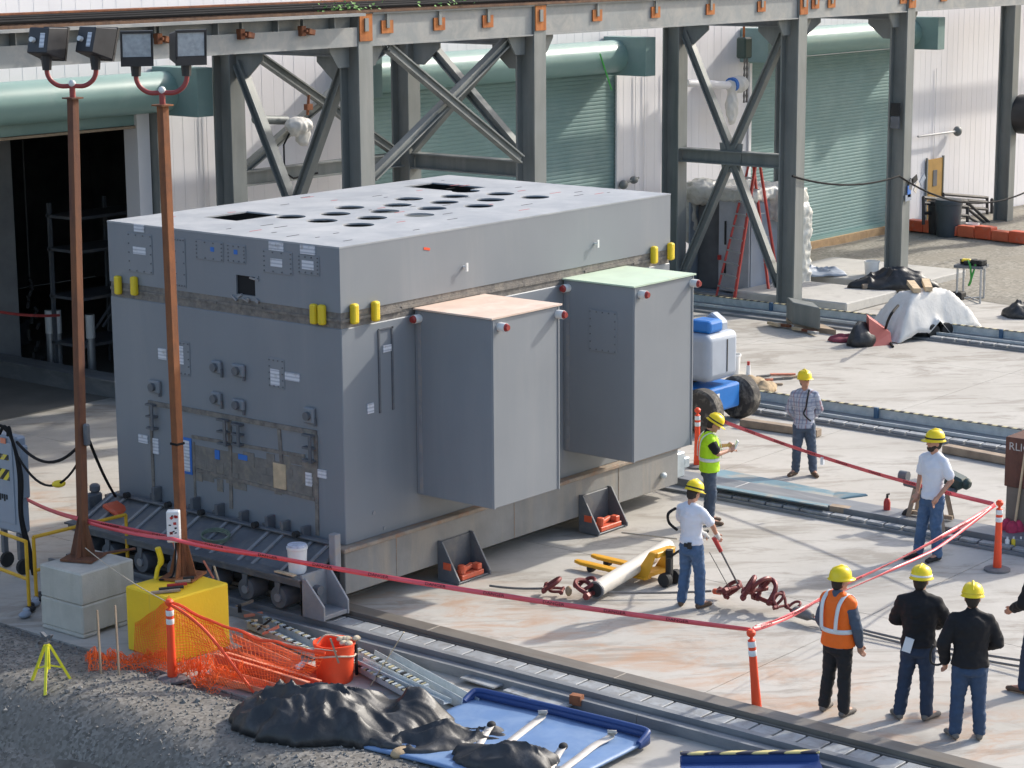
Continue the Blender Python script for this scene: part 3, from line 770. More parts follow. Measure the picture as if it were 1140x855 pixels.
for r in ((167,176,450,476),(246,257,467,493),(262,272,472,494),(341,352,484,512)):   # bracket handles
    mx, my = (r[0]+r[1])/2, (r[2]+r[3])/2; q0 = xp(r[1],my,0).y; q1 = xp(r[0],my,0).y; z1 = xp(mx,r[2],0).z; z0 = xp(mx,r[3],0).z
    h = MB()
    for z_ in (z0,(z0+z1)/2,z1): h.box(-.09,0,q0,q1,z_-.015,z_+.015)
    h.box(-.11,-.09,q0,q0+.05,z0-.02,z1+.02).build('bracket', M_cart, mod)
def strip(p, q, w_=.05, th=.02):
    a, b = xp(*p,0), xp(*q,0); MB().bar((-th/2-.001,a.y,a.z),(-th/2-.001,b.y,b.z),th,w_,(0,0,1) if abs(a.z-b.z) < abs(a.y-b.y) else (0,1,0)).build('sealant_strip', M_seam, mod)
strip((166,448),(353,482),.07,.022); strip((168,452),(172,552),.05,.019); strip((352,484),(354,596),.06,.018); strip((220,523),(351,556),.05,.017)
strip((311,478),(314,516),.06,.016); strip((256,462),(258,566),.06,.015); strip((214,486),(340,508),.05,.014); strip((216,492),(218,560),.04,.012)
rnd = random.Random(4); pt = MB(); a, b = xp(214,515,0), xp(351,545,0); pt.box(-.003,-.0005,b.y,a.y,xp(285,541,0).z,xp(285,509,0).z)
for k in range(30):    # bare primer between the notices
    a = xp(rnd.uniform(215,345), rnd.uniform(500,535)+8, 0); pt.box(-.0035-.0003*k,-.0005,a.y-rnd.uniform(.05,.16),a.y+rnd.uniform(.05,.16),a.z-rnd.uniform(.03,.12),a.z+rnd.uniform(.03,.1))
pt = pt.build('primer_patch', mat('primer_brown', (.185,.172,.155), .85, 0, .25, 7, dirt=(.27,.235,.18), dirt_amt=(.5,.7), dscale=5), mod); pt['kind'] = 'stuff'
for px, py in ((179,548),(222,560),(249,567),(276,575),(305,580),(322,586),(345,592)):   # lugs along the foot of the face
    q = xp(px,py,0); o = MB().box(-.16,-.0005,q.y-.03,q.y+.03,q.z-.12,q.z+.1).box(-.1,-.0005,q.y+.031,q.y+.14,q.z-.12,q.z-.02).build('lug', M_cart, mod, bevel=.008)
# long face fittings (plane y = 0)
for r in ((421,422.6,367,460),(435.6,437.2,363,456),(421,437,364.5,366.3)): RF(*r,.02,M_cart,'panel_frame',bevel=0)
RF(426,435,384,391.5,.016,M_print,'paper_notice',bevel=0); RF(408.5,415.5,449,460,.016,M_print,'paper_notice',bevel=0)
for px, py in ((516,297),(662,271)):
    q = yp(px,py,0); MB().cyl((q.x,0,q.z),(q.x,-.06,q.z),.02,n=8).box(q.x-.02,q.x+.02,-.075,-.06,q.z-.06,q.z+.06).build('white_hook', M_white, mod)
q = yp(475,277,0); MB().obox((q.x,-.004,q.z),(.13,.004,.035),Matrix.Rotation(.2,3,'Y')).build('red_mark', M_orange, mod)
for px, py in ((416,571),(428,588)): q = yp(px,py,0); MB().cyl((q.x,0,q.z),(q.x,-.01,q.z),.03,n=8).build('bolt', M_cartlight, mod)
# projecting side boxes
def sbox(x0, x1, y0, lid, panel):
    o = MB().box(x0,x1,y0,-.0005,1.33,3.975).build('side_box', M_block, mod, bevel=.012)
    MB().box(x0+.012,x0+.04,y0-.012,y0-.0005,1.33,3.97).box(x1-.04,x1-.012,y0-.012,y0-.0005,1.33,3.97).build('corner_strip', M_block, o)
    MB().box(x0-.03,x1+.03,y0-.03,.0-.002,3.977,4.0).build('plywood_lid', lid, o)
    MB().box(x0-.008,x0-.0005,-.12,-.06,1.36,3.96).build('edge_strip', M_cartlight, o)
    for x, y, ax in ((x0+.16,y0,(0,-1,0)),(x1-.05,y0,(0,-1,0)),(x0,-.09,(-1,0,0))):
        p = MB().cyl(Vector((x,y,3.86)),Vector((x,y,3.86))+Vector(ax)*.12,.062,n=14).build('pipe_stub', M_white, o, smooth=True)
        c_ = Vector((x,y,3.86))+Vector(ax)*.121; MB().cyl(c_,c_+Vector(ax)*.04,.058,.04,14).build('red_cap', M_redcap, p, smooth=True)
    if panel:
        pn = MB().box(x0-.014,x0-.0005,y0+.30,y0+.82,2.95,3.58).build('access_panel', M_block, o, bevel=.006)
        s = MB()
        for i in range(5):
            for j in range(6):
                if i in (0,4) or j in (0,5): s.cyl((x0-.014,y0+.33+.115*i,2.98+.114*j),(x0-.024,y0+.33+.115*i,2.98+.114*j),.011,n=6)
        s.build('screws', M_cart, pn)['kind'] = 'stuff'
sbox(1.47,2.95,-1.40,M_ply_pink,False); sbox(4.83,6.37,-1.31,M_ply_green,True)
# concrete coloured skirt and its curb
sk = MB().box(-.13,LX+.13,-.1,LY+.1,.25,.84).build('skirt', M_base, mod, bevel=.01)
MB().box(-.17,LX+.17,-.14,LY+.14,.842,.90).build('curb', M_basecurb, sk, bevel=.01)
rnd = random.Random(6); pk = MB()
for k in range(3): x = .9+k*2.6; pk.box(x,x+.012,-.106,-.0995,.26,.83)
pk.build('joint_line', M_basecurb, sk)
q = yp(737,529,-.1); MB().ell((q.x,-.13,q.z),(.07,.05,.05)).build('lifting_eye', M_galv, sk, smooth=True)
MB().box(LX-.2,LX+.45,-.02,.5,.3,.72).box(LX+.46,LX+.62,.0,.4,.42,.6).build('end_coupler', M_galv, mod, bevel=.02)
# rolling frame along the shaded end
fr = MB().prism([(-.12,-.02,.93),(-.84,-.02,.60),(-.84,-.02,.56),(-.12,-.02,.86)], (0,4.75,0)).build('sloping_plate', M_cart, mod)
for i, y in enumerate((.14,.44,1.0,1.28,1.84,2.12,2.68,2.96,3.5,3.78,4.3,4.58)):
    MB().prism([(-.13,y,.96),(-.84,y,.632),(-.84,y,.604),(-.13,y,.932)], (0,.05,0)).build('rib', M_cartlight, fr)
MB().box(-.92,-.842,-.05,4.78,.52,.62).build('fascia', M_cart, mod, bevel=.01)
MB().box(-.98,-.60,-.05,4.78,.624,.65).build('ledge', M_cart, mod)
MB().box(-.6,-.14,0,4.7,.30,.56).build('bearer', M_dark, mod)
for y in (.42,1.05,1.75,2.5,3.2,3.9,4.45):
    w_ = MB().lathe([(.07,-.14),(.15,-.14),(.155,-.12),(.155,.12),(.15,.14),(.07,.14)],(-.76,y,.305),18,(1,0,0)).build('roller', M_cart, mod, smooth=True)
    MB().cyl((-.901,y,.305),(-.93,y,.305),.06,n=12).build('axle_cap', M_cartlight, w_, smooth=True)
    MB().prism([(-.58,y-.18,.50),(-.58,y+.18,.50),(-.58,y+.09,.2),(-.58,y-.09,.2)],(-.03,0,0)).build('roller_bracket', M_cart, mod); MB().prism([(-.905,y-.05,.52),(-.905,y+.05,.52),(-.905,y+.035,.37),(-.905,y-.035,.37)],(-.015,0,0)).build('roller_hanger', M_cart, mod)
rnd = random.Random(8)
MB().box(-.22,-.12,.1,4.5,.935,.97).build('pipe_duct', M_cart, mod, bevel=.01)
for y in (.7,1.5,2.6,3.3,4.2): MB().cyl((-.22,y,1.0),(-.30,y,1.0),.045,n=12).build('nozzle', M_dark, mod)
# gusseted stop at the near end of the frame
st_ = MB().prism([(-.92,-.45,.13),(-.92,-.02,.13),(-.92,-.02,.66),(-.92,-.12,.66),(-.92,-.45,.33)],(.035,0,0)).prism([(-.46,-.45,.13),(-.46,-.02,.13),(-.46,-.02,.72),(-.46,-.12,.72),(-.46,-.45,.33)],(.035,0,0))
st_ = st_.box(-.92,-.425,-.06,-.021,.13,.70).box(-.884,-.461,-.44,-.062,.14,.20).build('end_stop', M_cartlight, mod, bevel=.006)
MB().cyl((-.67,-.061,.45),(-.67,-.16,.45),.07,n=12).build('boss', M_cart, st_, smooth=True)
MB().box(-.36,-.24,-.14,-.02,.66,1.15).build('end_post', M_cartlight, mod, bevel=.01)
MB().box(-.5,-.2,4.80,4.95,.5,.95).cyl((-.3,4.87,.95),(-.3,4.87,1.08),.08).build('end_bracket', M_cart, mod, bevel=.03)
# stops along the lit side with orange jacks
for (p, q) in (((511,652.5),(537,639)),((666.6,597.6),(691.6,585.8))):
    a, b = gp(*p), gp(*q); x0, x1, yt = a.x, b.x+.02, min(a.y,b.y)
    s = MB()
    for x in (x0, x1): s.prism([(x,yt,.01),(x,-.102,.01),(x,-.102,.60),(x,-.18,.60),(x,yt,.07)],(.035,0,0))
    s.box(x0+.036,x1-.001,-.135,-.102,.01,.58).box(x0+.036,x1-.001,yt+.02,-.136,.01,.035)
    o = s.build('side_stop', M_cart, mod, bevel=.006)
    j = MB().box(x0+.12,x1-.08,yt+.04,yt+.30,.036,.11).cyl((x0+.2,yt+.12,.111),(x0+.2,yt+.12,.24),.06,n=10).obox(((x0+x1)/2,yt+.16,.16),(.42,.07,.06),Matrix.Rotation(.25,3,'Z')).box(x1-.2,x1-.1,yt+.06,yt+.18,.111,.2)
    j.build('orange_jack', M_orangeA, o, bevel=.01)
    MB().box(x0-.012,x0-.0005,-.36,-.22,.2,.3).build('orange_patch', M_orangeA, o)
# ================================================================== LIGHT POLES
cb_ = thing('concrete_block', 'square grey concrete ballast block carrying the darker rust brown light pole', 'block', (-2.68,2.24,0), R(1))
MB().box(-.46,.48,-.42,.42,.06,.45).box(-.46,-.16,-.42,.42,0,.0599).box(.16,.48,-.42,.42,0,.0599).build('lower_half', M_conc, cb_, False, bevel=.02)
MB().box(-.455,.475,-.415,.415,.452,.89).build('upper_half', M_conc, cb_, False, bevel=.02)
yb_ = thing('yellow_block', 'yellow painted concrete ballast block under the orange netting', 'block', (-2.58,.56,0), R(-2))
MB().box(-.48,.48,-.46,.46,.0,.86).build('body', M_yelblk, yb_, False, bevel=.02)
def pole(bx, by, z0, tx, ty, z1, mt, label, aims, box):
    t = thing('light_pole', label, 'light pole', (bx,by,z0))
    a, b = Vector((bx,by,z0)), Vector((tx,ty,z1))
    d = (b-a).normalized()
    # square hollow section: two tone by light only
    MB().bar(a+Vector((0,0,.02)), b, .115, .115, (0,1,0)).build('shaft', mt, t, bevel=.008)
    bp = MB().obox(a+Vector((0,0,.025)),(.46,.46,.03),Matrix.Rotation(.4,3,'Z')).build('base_plate', mt, t)
    for k in range(4):
        an = .3+k*math.pi/2; u = Vector((math.cos(an),math.sin(an),0)); v = Vector((-u.y,u.x,0))
        MB().prism([a+u*.06+Vector((0,0,.041)), a+u*.2+Vector((0,0,.041)), a+u*.06+Vector((0,0,.55))], v*.015).build('gusset', mt, t)
    MB().box(tx-.10,tx+.10,ty-.10,ty+.10,z1,z1+.02).build('cap_plate', mt, t)
    # U-shaped yoke facing the camera plane
    side = Vector((.66,-.75,0)); top = b+Vector((0,0,.02))
    MB().cyl(top,top+Vector((0,0,.14)),.04,n=10).build('stem', M_redpaint, t, smooth=True)
    c = top+Vector((0,0,.15)); W_ = .32
    pts = [c-side*W_+Vector((0,0,.26)), c-side*W_+Vector((0,0,.17)), c-side*(W_*.85)+Vector((0,0,.07)), c-side*(W_*.5)+Vector((0,0,.0)), c, c+side*(W_*.5), c+side*(W_*.85)+Vector((0,0,.07)), c+side*W_+Vector((0,0,.17)), c+side*W_+Vector((0,0,.26))]
    MB().tube(spline(pts,4),.032,10).build('yoke', M_redpaint, t, smooth=True)
    MB().ell(c+Vector((0,0,.03)),(.05,.05,.05)).build('finial', M_white, t, smooth=True)
    for sg, (yaw, pitch, front) in zip((-1, 1), aims):
        q = c+side*(W_*sg)+Vector((0,0,.26))
        M = Matrix.Rotation(yaw,3,'Z') @ Matrix.Rotation(pitch,3,'Y')      # lamp local: +X is the beam direction
        kn = MB().cyl(q-Vector((0,0,.05)),q+Vector((0,0,.14)),.06,.075,10).build('knuckle', M_lampblk, t)
        cc = q+Vector((0,0,.33)); M = M @ Matrix.Diagonal((1.15,1.08,1.12))
        h = MB(); fr_ = [(.16,-.19,-.19),(.16,.19,-.19),(.16,.19,.19),(.16,-.19,.19)]; bk = [(-.14,-.15,-.17),(-.14,.15,-.17),(-.14,.15,.13),(-.14,-.15,.13)]
        h.hexa([cc+M@Vector(p) for p in (bk[0],fr_[0],fr_[1],bk[1],bk[3],fr_[3],fr_[2],bk[2])])
        ho = h.build('lamp_head', M_lampblk, t, bevel=.012)
        MB().obox(cc+M@Vector((.166,0,.04)),(.012,.33,.27),M).build('glass', M_glass, ho)
        for (yy, zz, sy_, sz_) in ((0,.185,.38,.03),(0,-.15,.38,.1),(.182,.02,.016,.3),(-.182,.02,.016,.3)): MB().obox(cc+M@Vector((.172,yy,zz)),(.03,sy_,sz_),M).build('bezel', M_lampblk, ho)
        MB().cyl(cc+M@Vector((-.141,.06,-.02)),cc+M@Vector((-.19,.06,-.02)),.035,n=10).build('photocell', M_white, ho, smooth=True)
        MB().obox(cc+M@Vector((-.143,-.07,-.02)),(.004,.07,.17),M).build('rating_plate', M_print, ho)
    return t
# aim angles: camera looks along yaw 39 degrees; the left pair faces away, the right pair faces us
P1, P2 = gp(93,622,.89), gp(204,643,.86)
T1 = gp(81,110,6.98)
p1 = pole(P1.x,P1.y,.89,T1.x,T1.y,6.98,M_rustpole,'tall dark rust brown light pole whose two floodlights face away, on grey concrete block',((R(12),R(14),False),(R(2),R(16),False)),None)
T2 = gp(181,118,6.95)
p2 = pole(P2.x,P2.y,.86,T2.x,T2.y,6.95,M_rustpole2,'tall orange rust light pole whose two floodlights show their glass, on yellow block',((R(-125),R(6),True),(R(-112),R(4),True)),None)
# switch box on the orange pole
def at2(z, off=(0,0,0)): return Vector((P2.x,P2.y,.86)).lerp(Vector((T2.x,T2.y,7.0)),(z-.86)/6.14)+Vector(off)
q = at2(1.58)
swb = thing('switch_box', 'white electrical switch box with red marks strapped to the orange rust pole', 'switch box', (q.x,q.y,1.3))
c0 = q+Vector((-.16,-.04,0)); Mz = Matrix.Rotation(R(-45),3,'Z')
MB().obox(c0,(.13,.17,.42),Matrix.Rotation(R(40),3,'Z')).build('case', M_white, swb, bevel=.012)
Mq = Matrix.Rotation(R(40),3,'Z'); mk = MB(); mr = MB(); rnd = random.Random(1)
for k in range(5): mr.obox(c0+Mq@Vector((-.0665,rnd.uniform(-.05,.05),.02+rnd.uniform(-.1,.16))),(.004,.04,.035),Mq@Matrix.Rotation(rnd.uniform(-.8,.8),3,'X'))
for k in range(8): mk.obox(c0+Mq@Vector((-.0665,rnd.uniform(-.06,.06),rnd.uniform(-.15,.17))),(.005,.03,.016),Mq@Matrix.Rotation(rnd.uniform(-.4,.4),3,'X'))
mr.build('red_marks', M_red, swb); mk.build('black_marks', M_dark, swb)
for k in range(3): MB().tube(spline([c0+Vector((0,.03*k-.03,-.2)), c0+Vector((-.03+.02*k,-.04,-.42)), c0+Vector((-.08+.05*k,-.02,-.66)), (c0.x-.2+.2*k,c0.y+.1,.88)],5),.014,6).build('cable', (M_cable, M_alu, M_orangeA)[k], swb, smooth=True)
MB().bar(at2(2.62)+Vector((-.07,0,0)),at2(2.62)+Vector((.07,0,0)),.13,.03).build('strap', M_cable, swb)
q = gp(176,645,.86); MB  # yellow plug hanging by the box
yc_ = MB().tube(spline([(q.x-.02,q.y+.02,.865),(q.x,q.y,1.0),(q.x+.02,q.y-.05,1.12),(q.x-.02,q.y-.04,1.3)],6),[.03]*10+[.04]*9,8).build('cord_plug', M_yel, smooth=True)
tag(yc_, 'yellow cord plug standing on top of the yellow block', 'plug')
# timber scraps on top of the yellow block
for k in range(5):
    a = gp(168+9*k,660-3*k,.86+.02); b = a+Vector((.30-.05*k,-.22+.03*k,.0))
    tag(MB().bar(a+Vector((0,0,.012*k)),b+Vector((0,0,.012*k+.01)),.06,.025).build('packing_strip', (M_woodold,M_dark,M_red)[k % 3]), ('weathered','dark','red')[k % 3]+' packing strip '+('uppermost at','second at','third at','fourth at','lowest at')[k]+' the foot of the orange rust pole', 'timber', 'strips on the yellow block')
a = gp(109,617,.90); tag(MB().bar(a,a+Vector((.5,-.18,.0)),.05,.02).build('flat_bar', M_rustpole), 'short brown flat bar lying on top of the grey concrete block', 'bar')
# ================================================================== LEFT SIDE: cabinet, guard rail, cables
cbn = thing('power_cabinet', 'blue grey wheeled power cabinet with hazard stickers at the guard rail', 'cabinet', (-1.75,5.15,0), R(0))
k0 = gp(25,595,.62); zt = zat(k0.x,k0.y,487); CX, CY = k0.x, k0.y
MB().box(CX-.02,CX+.16,CY+.0,CY+1.3,.62,zt).build('case', M_cab, cbn, bevel=.03)
MB().box(CX-.024-.012,CX-.0205,CY+.1,CY+1.25,.75,zt-.1).build('door', M_cab, cbn, bevel=.01)
hz = m_stripes('hazard_patch', (.02,.02,.02), (.75,.6,.05), .12, (0,.7,.7))
hp = MB().box(CX-.045,CX-.037,CY+.18,CY+.62,zt-.66,zt-.50).box(CX-.045,CX-.037,CY+.18,CY+.62,zt-.36,zt-.28).build('hazard_sticker', hz, cbn)
MB().box(CX-.044,CX-.037,CY+.22,CY+.34,zt-.12,zt-.04).build('orange_sticker', M_orangeB, cbn)
sx_ = MB()
for k in range(5): sx_.box(CX-.044,CX-.037,CY+.25+.05*k,CY+.28+.05*k,zt-.95-.03*(k%2),zt-.88)
sx_.build('printed_mark', M_dark, cbn)
MB().box(CX-.02,CX+.12,CY-.09,CY-.002,zt-.9,zt-.12).build('side_unit', M_cab, cbn, bevel=.02)
for dx, dy in ((.0,.06),(.1,.56),(.0,1.2),(.1,.9)):
    MB().box(CX+dx-.01,CX+dx+.07,CY+dy,CY+dy+.07,.22,.62).build('leg', M_cart, cbn)
    w_ = MB().lathe([(.05,-.03),(.11,-.03),(.12,0),(.11,.03),(.05,.03)],(CX+dx+.03,CY+dy,.12),14,(0,1,0)).build('castor', M_dark, cbn, smooth=True)
ca = MB()
for k in range(3): ca.tube(spline([(CX-.06,CY+.5-.18*k,zt+.02),(CX-.1,CY+.25-.1*k,zt+.16),(CX-.08,CY+.02,zt-.02),(CX-.10,CY-.12-.03*k,zt-.5),(CX-.1,CY-.1-.02*k,zt-1.1),(CX-.06,CY-.14-.04*k,.5),(CX+.0,CY-.2-.03*k,.05)],6),.024,6)
ca.build('cable_bundle', M_cable, cbn, smooth=True)
def cable(name, pts, r, mt, label, cat='cable'):
    return tag(MB().tube(pts, r, 6).build(name, mt, smooth=True), label, cat)
def at1(z): return Vector((P1.x,P1.y,.89)).lerp(Vector((T1.x,T1.y,6.98)),(z-.89)/6.09)
cable('power_cable', bez((CX-.05,CY-.05,zt-.05),at1(zat(P1.x,P1.y,497)),.28), .022, M_cable, 'black power cable sagging from the blue grey cabinet to the pole')
pl_ = cable('power_cable', bez((CX-.06,CY-.06,zt-.25),at1(zat(P1.x,P1.y,512)),.42), .018, M_cable, 'lower black cable with yellow connector between cabinet and pole')
mid = bez((CX-.06,CY-.06,zt-.25),at1(zat(P1.x,P1.y,512)),.42)[9]; MB().ell(mid,(.10,.09,.05)).build('yellow_connector', M_yel, pl_, smooth=True)
zc = zat(P1.x,P1.y,487); PP = at1(zc)
pb = tag(MB().box(PP.x-.02,PP.x+.06,PP.y-.14,PP.y-.06,zc-.15,zc+.15).build('outlet_box', M_cart, bevel=.02), 'small grey outlet box fixed to the darker rust pole', 'outlet box')
e_ = xp(146,553,-.35)
cable('power_cable', bez((PP.x+.03,PP.y-.12,zc-.05),(-.35,4.35,.98),.06), .022, M_cable, 'black cable running from the pole down to the module frame')
# yellow guard rails
def rail(name, pts_list, label):
    t = thing(name, label, 'guard rail', pts_list[0][0], 0, 'yellow tubular guard rails')
    for k, pts in enumerate(pts_list): MB().tube(spline(pts,3) if len(pts) > 2 else pts, .026, 10).build('post' if abs(Vector(pts[0]).z-Vector(pts[-1]).z) > .5 else 'rail', M_yelrail, t, smooth=True)
    return t
M_yelrail = mat('rail_yellow', (.64,.36,.02), .45, 0, .1, 7, dirt=(.35,.2,.03), dirt_amt=(.6,.85), dscale=9)
A = gp(33,682); zt1 = zat(A.x,A.y,603); zt2 = zat(A.x,A.y,645)
D = Vector((.12,1.0,0)).normalized()*1.6; a3 = A+Vector((0,0,zt1)); a2 = A+Vector((0,0,zt2))
rail('guard_rail', [[A,a3],[a3,a3+D],[a2,a2+D],[A+D,a3+D]], 'yellow tubular guard rail in front of the blue grey cabinet')
B0 = gp(41,672); zb = zat(B0.x,B0.y,598); zc2 = zb; C0 = gp(140,573,zb); C0.z = 0
b3 = B0+Vector((0,0,zb)); c3 = C0+Vector((0,0,zc2))
rail('guard_rail', [[B0,b3],[b3,c3],[C0,c3],[B0+Vector((0,0,zb*.5)),C0+Vector((0,0,zc2*.45))]], 'yellow tubular guard rail behind the grey concrete block')
for k in range(4):
    q = gp(28+5*k,688-6*k)
    tag(MB().ell((q.x,q.y,.05),(.10,.07,.05)).ell((q.x+.06,q.y+.04,.09),(.05,.06,.04)).build('scrap_bag', M_tarp if k % 2 else M_cab, smooth=True), ('crumpled dark bag','crumpled blue bag')[(k+1) % 2]+(', larger, at the foot of the yellow guard rail',' beside the yellow guard rail post',' between guard rail and concrete block',' under the lower guard rail')[k], 'bag', 'bags by the guard rail')
# ================================================================== POSTS, STAND, STAKES
def delineator(px, py, label, tilt=(0,0), base=True):
    q = gp(px,py); t = thing('delineator_post', label, 'post', q, 0, 'orange delineator posts')
    t.rotation_euler = (tilt[0],tilt[1],0)
    MB().lathe([(.055,.04),(.062,.06),(.05,.45),(.047,.72),(.047,.92),(.02,.94),(.02,.965)],n=16).build('tube', M_orange, t, False, smooth=35)
    MB().lathe([(.035,.966),(.052,.985),(.055,1.02),(.03,1.05)],n=14).build('knob', M_orange, t, False, smooth=True)
    for z in (.73,.84): MB().lathe([(.0485,z),(.0505,z+.005),(.0505,z+.065),(.0485,z+.07)],n=16).build('white_band', M_refl, t, False, smooth=35)
    if base: MB().lathe([(.19,0),(.19,.03),(.15,.045),(.05,.05)],n=24).build('base', M_grayrub, t, False, smooth=35)
    return t
M_grayrub = mat('rubber_base', (.16,.15,.15), .85, 0, .15, 8)
delineator(192,757,'orange and white post standing before the netted yellow block')
delineator(843,795,'leaning orange and white post beside the man in the orange vest',(R(-4),R(-3)),False)
delineator(1110,635,'orange and white post on round grey base, beside the rusty steel plate')
delineator(776,520,'orange and white post half hidden behind the man in the lime vest')
# yellow screw jack tripod stand
q = gp(57,772); q.z = fb(q.x,q.y); top = Vector((gp(55,715).x,0,0))
c = gp(55,768); c.z = fb(c.x,c.y); H_ = zat(c.x,c.y,712)-c.z
t = thing('pipe_stand', 'bright yellow folding tripod pipe stand on the gravel bank', 'tripod stand', c)
M_standy = mat('stand_yellow', (.70,.66,.03), .45, 0, .06, 8)
for k in range(3):
    an = R(100+120*k); f = Vector((math.cos(an)*.27,math.sin(an)*.27,0)); f.z = fb(c.x+f.x,c.y+f.y)-c.z
    MB().bar(f,Vector((f.x*.12,f.y*.12,H_*.86)),.03,.03).build('leg', M_standy, t, False)
    MB().bar(f*.66+Vector((0,0,H_*.3)),Vector((0,0,H_*.42)),.014,.02).build('strut', M_standy, t, False)
MB().cyl((0,0,H_*.34),(0,0,H_*.9),.03,n=10).build('sleeve', M_standy, t, False)
MB().cyl((0,0,H_*.9),(0,0,H_*1.04),.014,n=8).box(-.05,.05,-.012,.012,H_*.92,H_*.95).build('screw', M_cart, t, False)
MB().prism([(-.02,-.07,H_*1.04),(-.02,.07,H_*1.04),(-.02,.11,H_*1.14),(-.02,.08,H_*1.14),(-.02,0,H_*1.07),(-.02,-.08,H_*1.14),(-.02,-.11,H_*1.14)],(.04,0,0)).build('vee_head', M_cart, t, False)
for px, py, h, l in ((113,760,.86,'thinner wooden stake standing in the gravel left of the orange post'),(133,760,.94,'taller wooden stake standing in the gravel by the orange post')):
    q = gp(px,py); q.z = fb(q.x,q.y)-.05; tag(MB().bar(q,q+Vector((.01,.03,h)),.022,.022).build('wooden_stake', M_woodold), l, 'stake')
cable('string_line', bez(gp(95,610,1.2),gp(190,672,1.0),.05)[:-1]+bez(gp(190,672,1.0),gp(375,725,.55),.1), .006, M_ropelight, 'thin pale string stretched over both ballast blocks to the orange bucket', 'string')
# ================================================================== FOREGROUND HEAP: netting, channels, bucket, tarp, tray
def net(fn, nu, nv, label, thick=.009, name='safety_net'):
    mb = MB()
    for i in range(nu+1):
        for j in range(nv+1): mb.v.append(Vector(fn(i/nu, j/nv)))
    for i in range(nu):
        for j in range(nv):
            k = i*(nv+1)+j; mb.f.append((k, k+nv+1, k+nv+2, k+1))
    o = mb.build(name, M_net)
    w_ = o.modifiers.new('w', 'WIREFRAME'); w_.thickness = thick; w_.use_even_offset = False
    return tag(o, label, 'netting')
def n3(p, s=0.): return noise.noise(Vector((p[0],p[1],p[2]+s)))
# sheet draped down the yellow block
path_t = [(-3.10,.80),(-3.12,.35),(-3.14,.04),(-2.75,-.02),(-2.35,-.03)]
path_b = [(-3.30,.62),(-3.42,.22),(-3.45,-.22),(-2.9,-.36),(-2.35,-.28)]
def pol(path, u):
    k = u*(len(path)-1); i = min(int(k), len(path)-2); t = k-i
    return Vector(path[i]).lerp(Vector(path[i+1]), t)
def f1(u, v):
    top = .93*(1-1.15*abs(u-.45)**.95); a = pol(path_t,u); b = pol(path_b,u); p = a.lerp(b, v**1.4)
    p += Vector((-.7,-.7))*.05*n3((u*9,v*4,0)); return (p.x, p.y, top*(1-v)+.06*v+.02*n3((u*7,v*9,2)))
net(f1, 44, 24, 'orange safety netting draped down the front of the yellow block')
def crumple(pts, wid, hgt, nu, nv, label, seed):
    sp = spline(pts, 8)
    def f(u, v):
        k = u*(len(sp)-1); i = min(int(k), len(sp)-2); p = sp[i].lerp(sp[i+1], k-i); t = (sp[i+1]-sp[i]).normalized(); s_ = Vector((-t.y,t.x,0))
        w_ = (v-.5)*wid*(1+.5*n3((u*5,0,seed))); fold = abs(n3((u*14,v*5,seed)))
        base = max(fb(p.x,p.y), 0.)
        z = base+.02+hgt*(1-(2*v-1)**2)*(.35+1.1*fold)+.05*fold
        q = p+s_*w_+t*.05*n3((u*20,v*7,seed+4)); return (q.x,q.y,z)
    return net(f, nu, nv, label, .009)
crumple([gp(98,752),gp(140,748),gp(186,740)], .42, .20, 46, 18, 'orange netting bunched on the gravel behind the wooden stakes', 1.)
crumple([gp(205,762),gp(228,757),gp(262,768)], .55, .30, 34, 22, 'orange netting crumpled in a heap at the foot of the orange post', 5.)
Tn, Bn = gp(192,672,1.02), gp(362,728,.50); Gn, Hn = gp(248,778), gp(330,772)
def f4(u, v):
    a = Tn.lerp(Bn,u)-Vector((0,0,.18*4*u*(1-u)*.5)); b = Gn.lerp(Hn,u)+Vector((0,0,.12)); p = a.lerp(b,v**1.2)
    p += Vector((0,0,1))*(.05*n3((u*8,v*5,3))-.12*math.sin(math.pi*v)*.6); return p
net(f4, 34, 15, 'orange netting stretched from the orange post down towards the bucket', .008)
bo = tag(MB().tube([f4(u/24,0)+Vector((0,0,.01)) for u in range(25)], .02, 6).build('net_edge_rope', M_orange), 'thick orange edge rope of the stretched netting', 'rope')
tag(MB().tube([Tn.lerp(Gn.lerp(Hn,.6),u/16)+Vector((-.05,-.03,.1*math.sin(u*.3))) for u in range(17)], .02, 6).build('net_edge_rope', M_orange), 'orange rope falling from the post across the channels', 'rope')
def uchan(p, q, wd, h, th, mt, label, name, cat, striped=True, z=.0, roll=0., group=None, teeth=False, edge=None):
    p, q = Vector(p), Vector(q); d = q-p; L = d.length; rz = math.atan2(d.y,d.x)-math.pi/2
    t = thing(name, label, cat, (p.x,p.y,z), rz, group)
    t.rotation_euler = (math.asin(max(-1,min(1,d.z/L))), roll, rz)
    MB().box(-wd/2,wd/2,0,L,0,th).build('base', mt, t, False)
    for sg in (-1, 1):
        x0 = sg*wd/2-(th if sg > 0 else 0); MB().box(x0,x0+th,0,L,th+.0005,h).build('side', mt, t, False)
        if edge: MB().box(sg*wd/2-.03,sg*wd/2+.03,0,L,h+.0005,h+.012).build('flange', edge, t, False)
    if striped:
        MB().box(-wd/2-.004,-wd/2-.0005,.01,L-.01,.015,.05).build('striped_edge', M_hazard, t, False)
    if teeth:
        k = 0; y = .02; tw, tb = MB(), MB()
        while y < L-.06:
            for sg in (-1, 1): (tw if k % 2 == 0 else tb).box(sg*wd/2-.035,sg*wd/2+.035,y,y+.05,h+.0005,h+.02)
            y += .075; k += 1
        tw.build('bright_teeth', M_galv, t, False)['kind'] = 'stuff'; tb.build('yellow_black_teeth', M_hazard, t, False)['kind'] = 'stuff'
    return t
G_ = 'channels piled in front of the track'
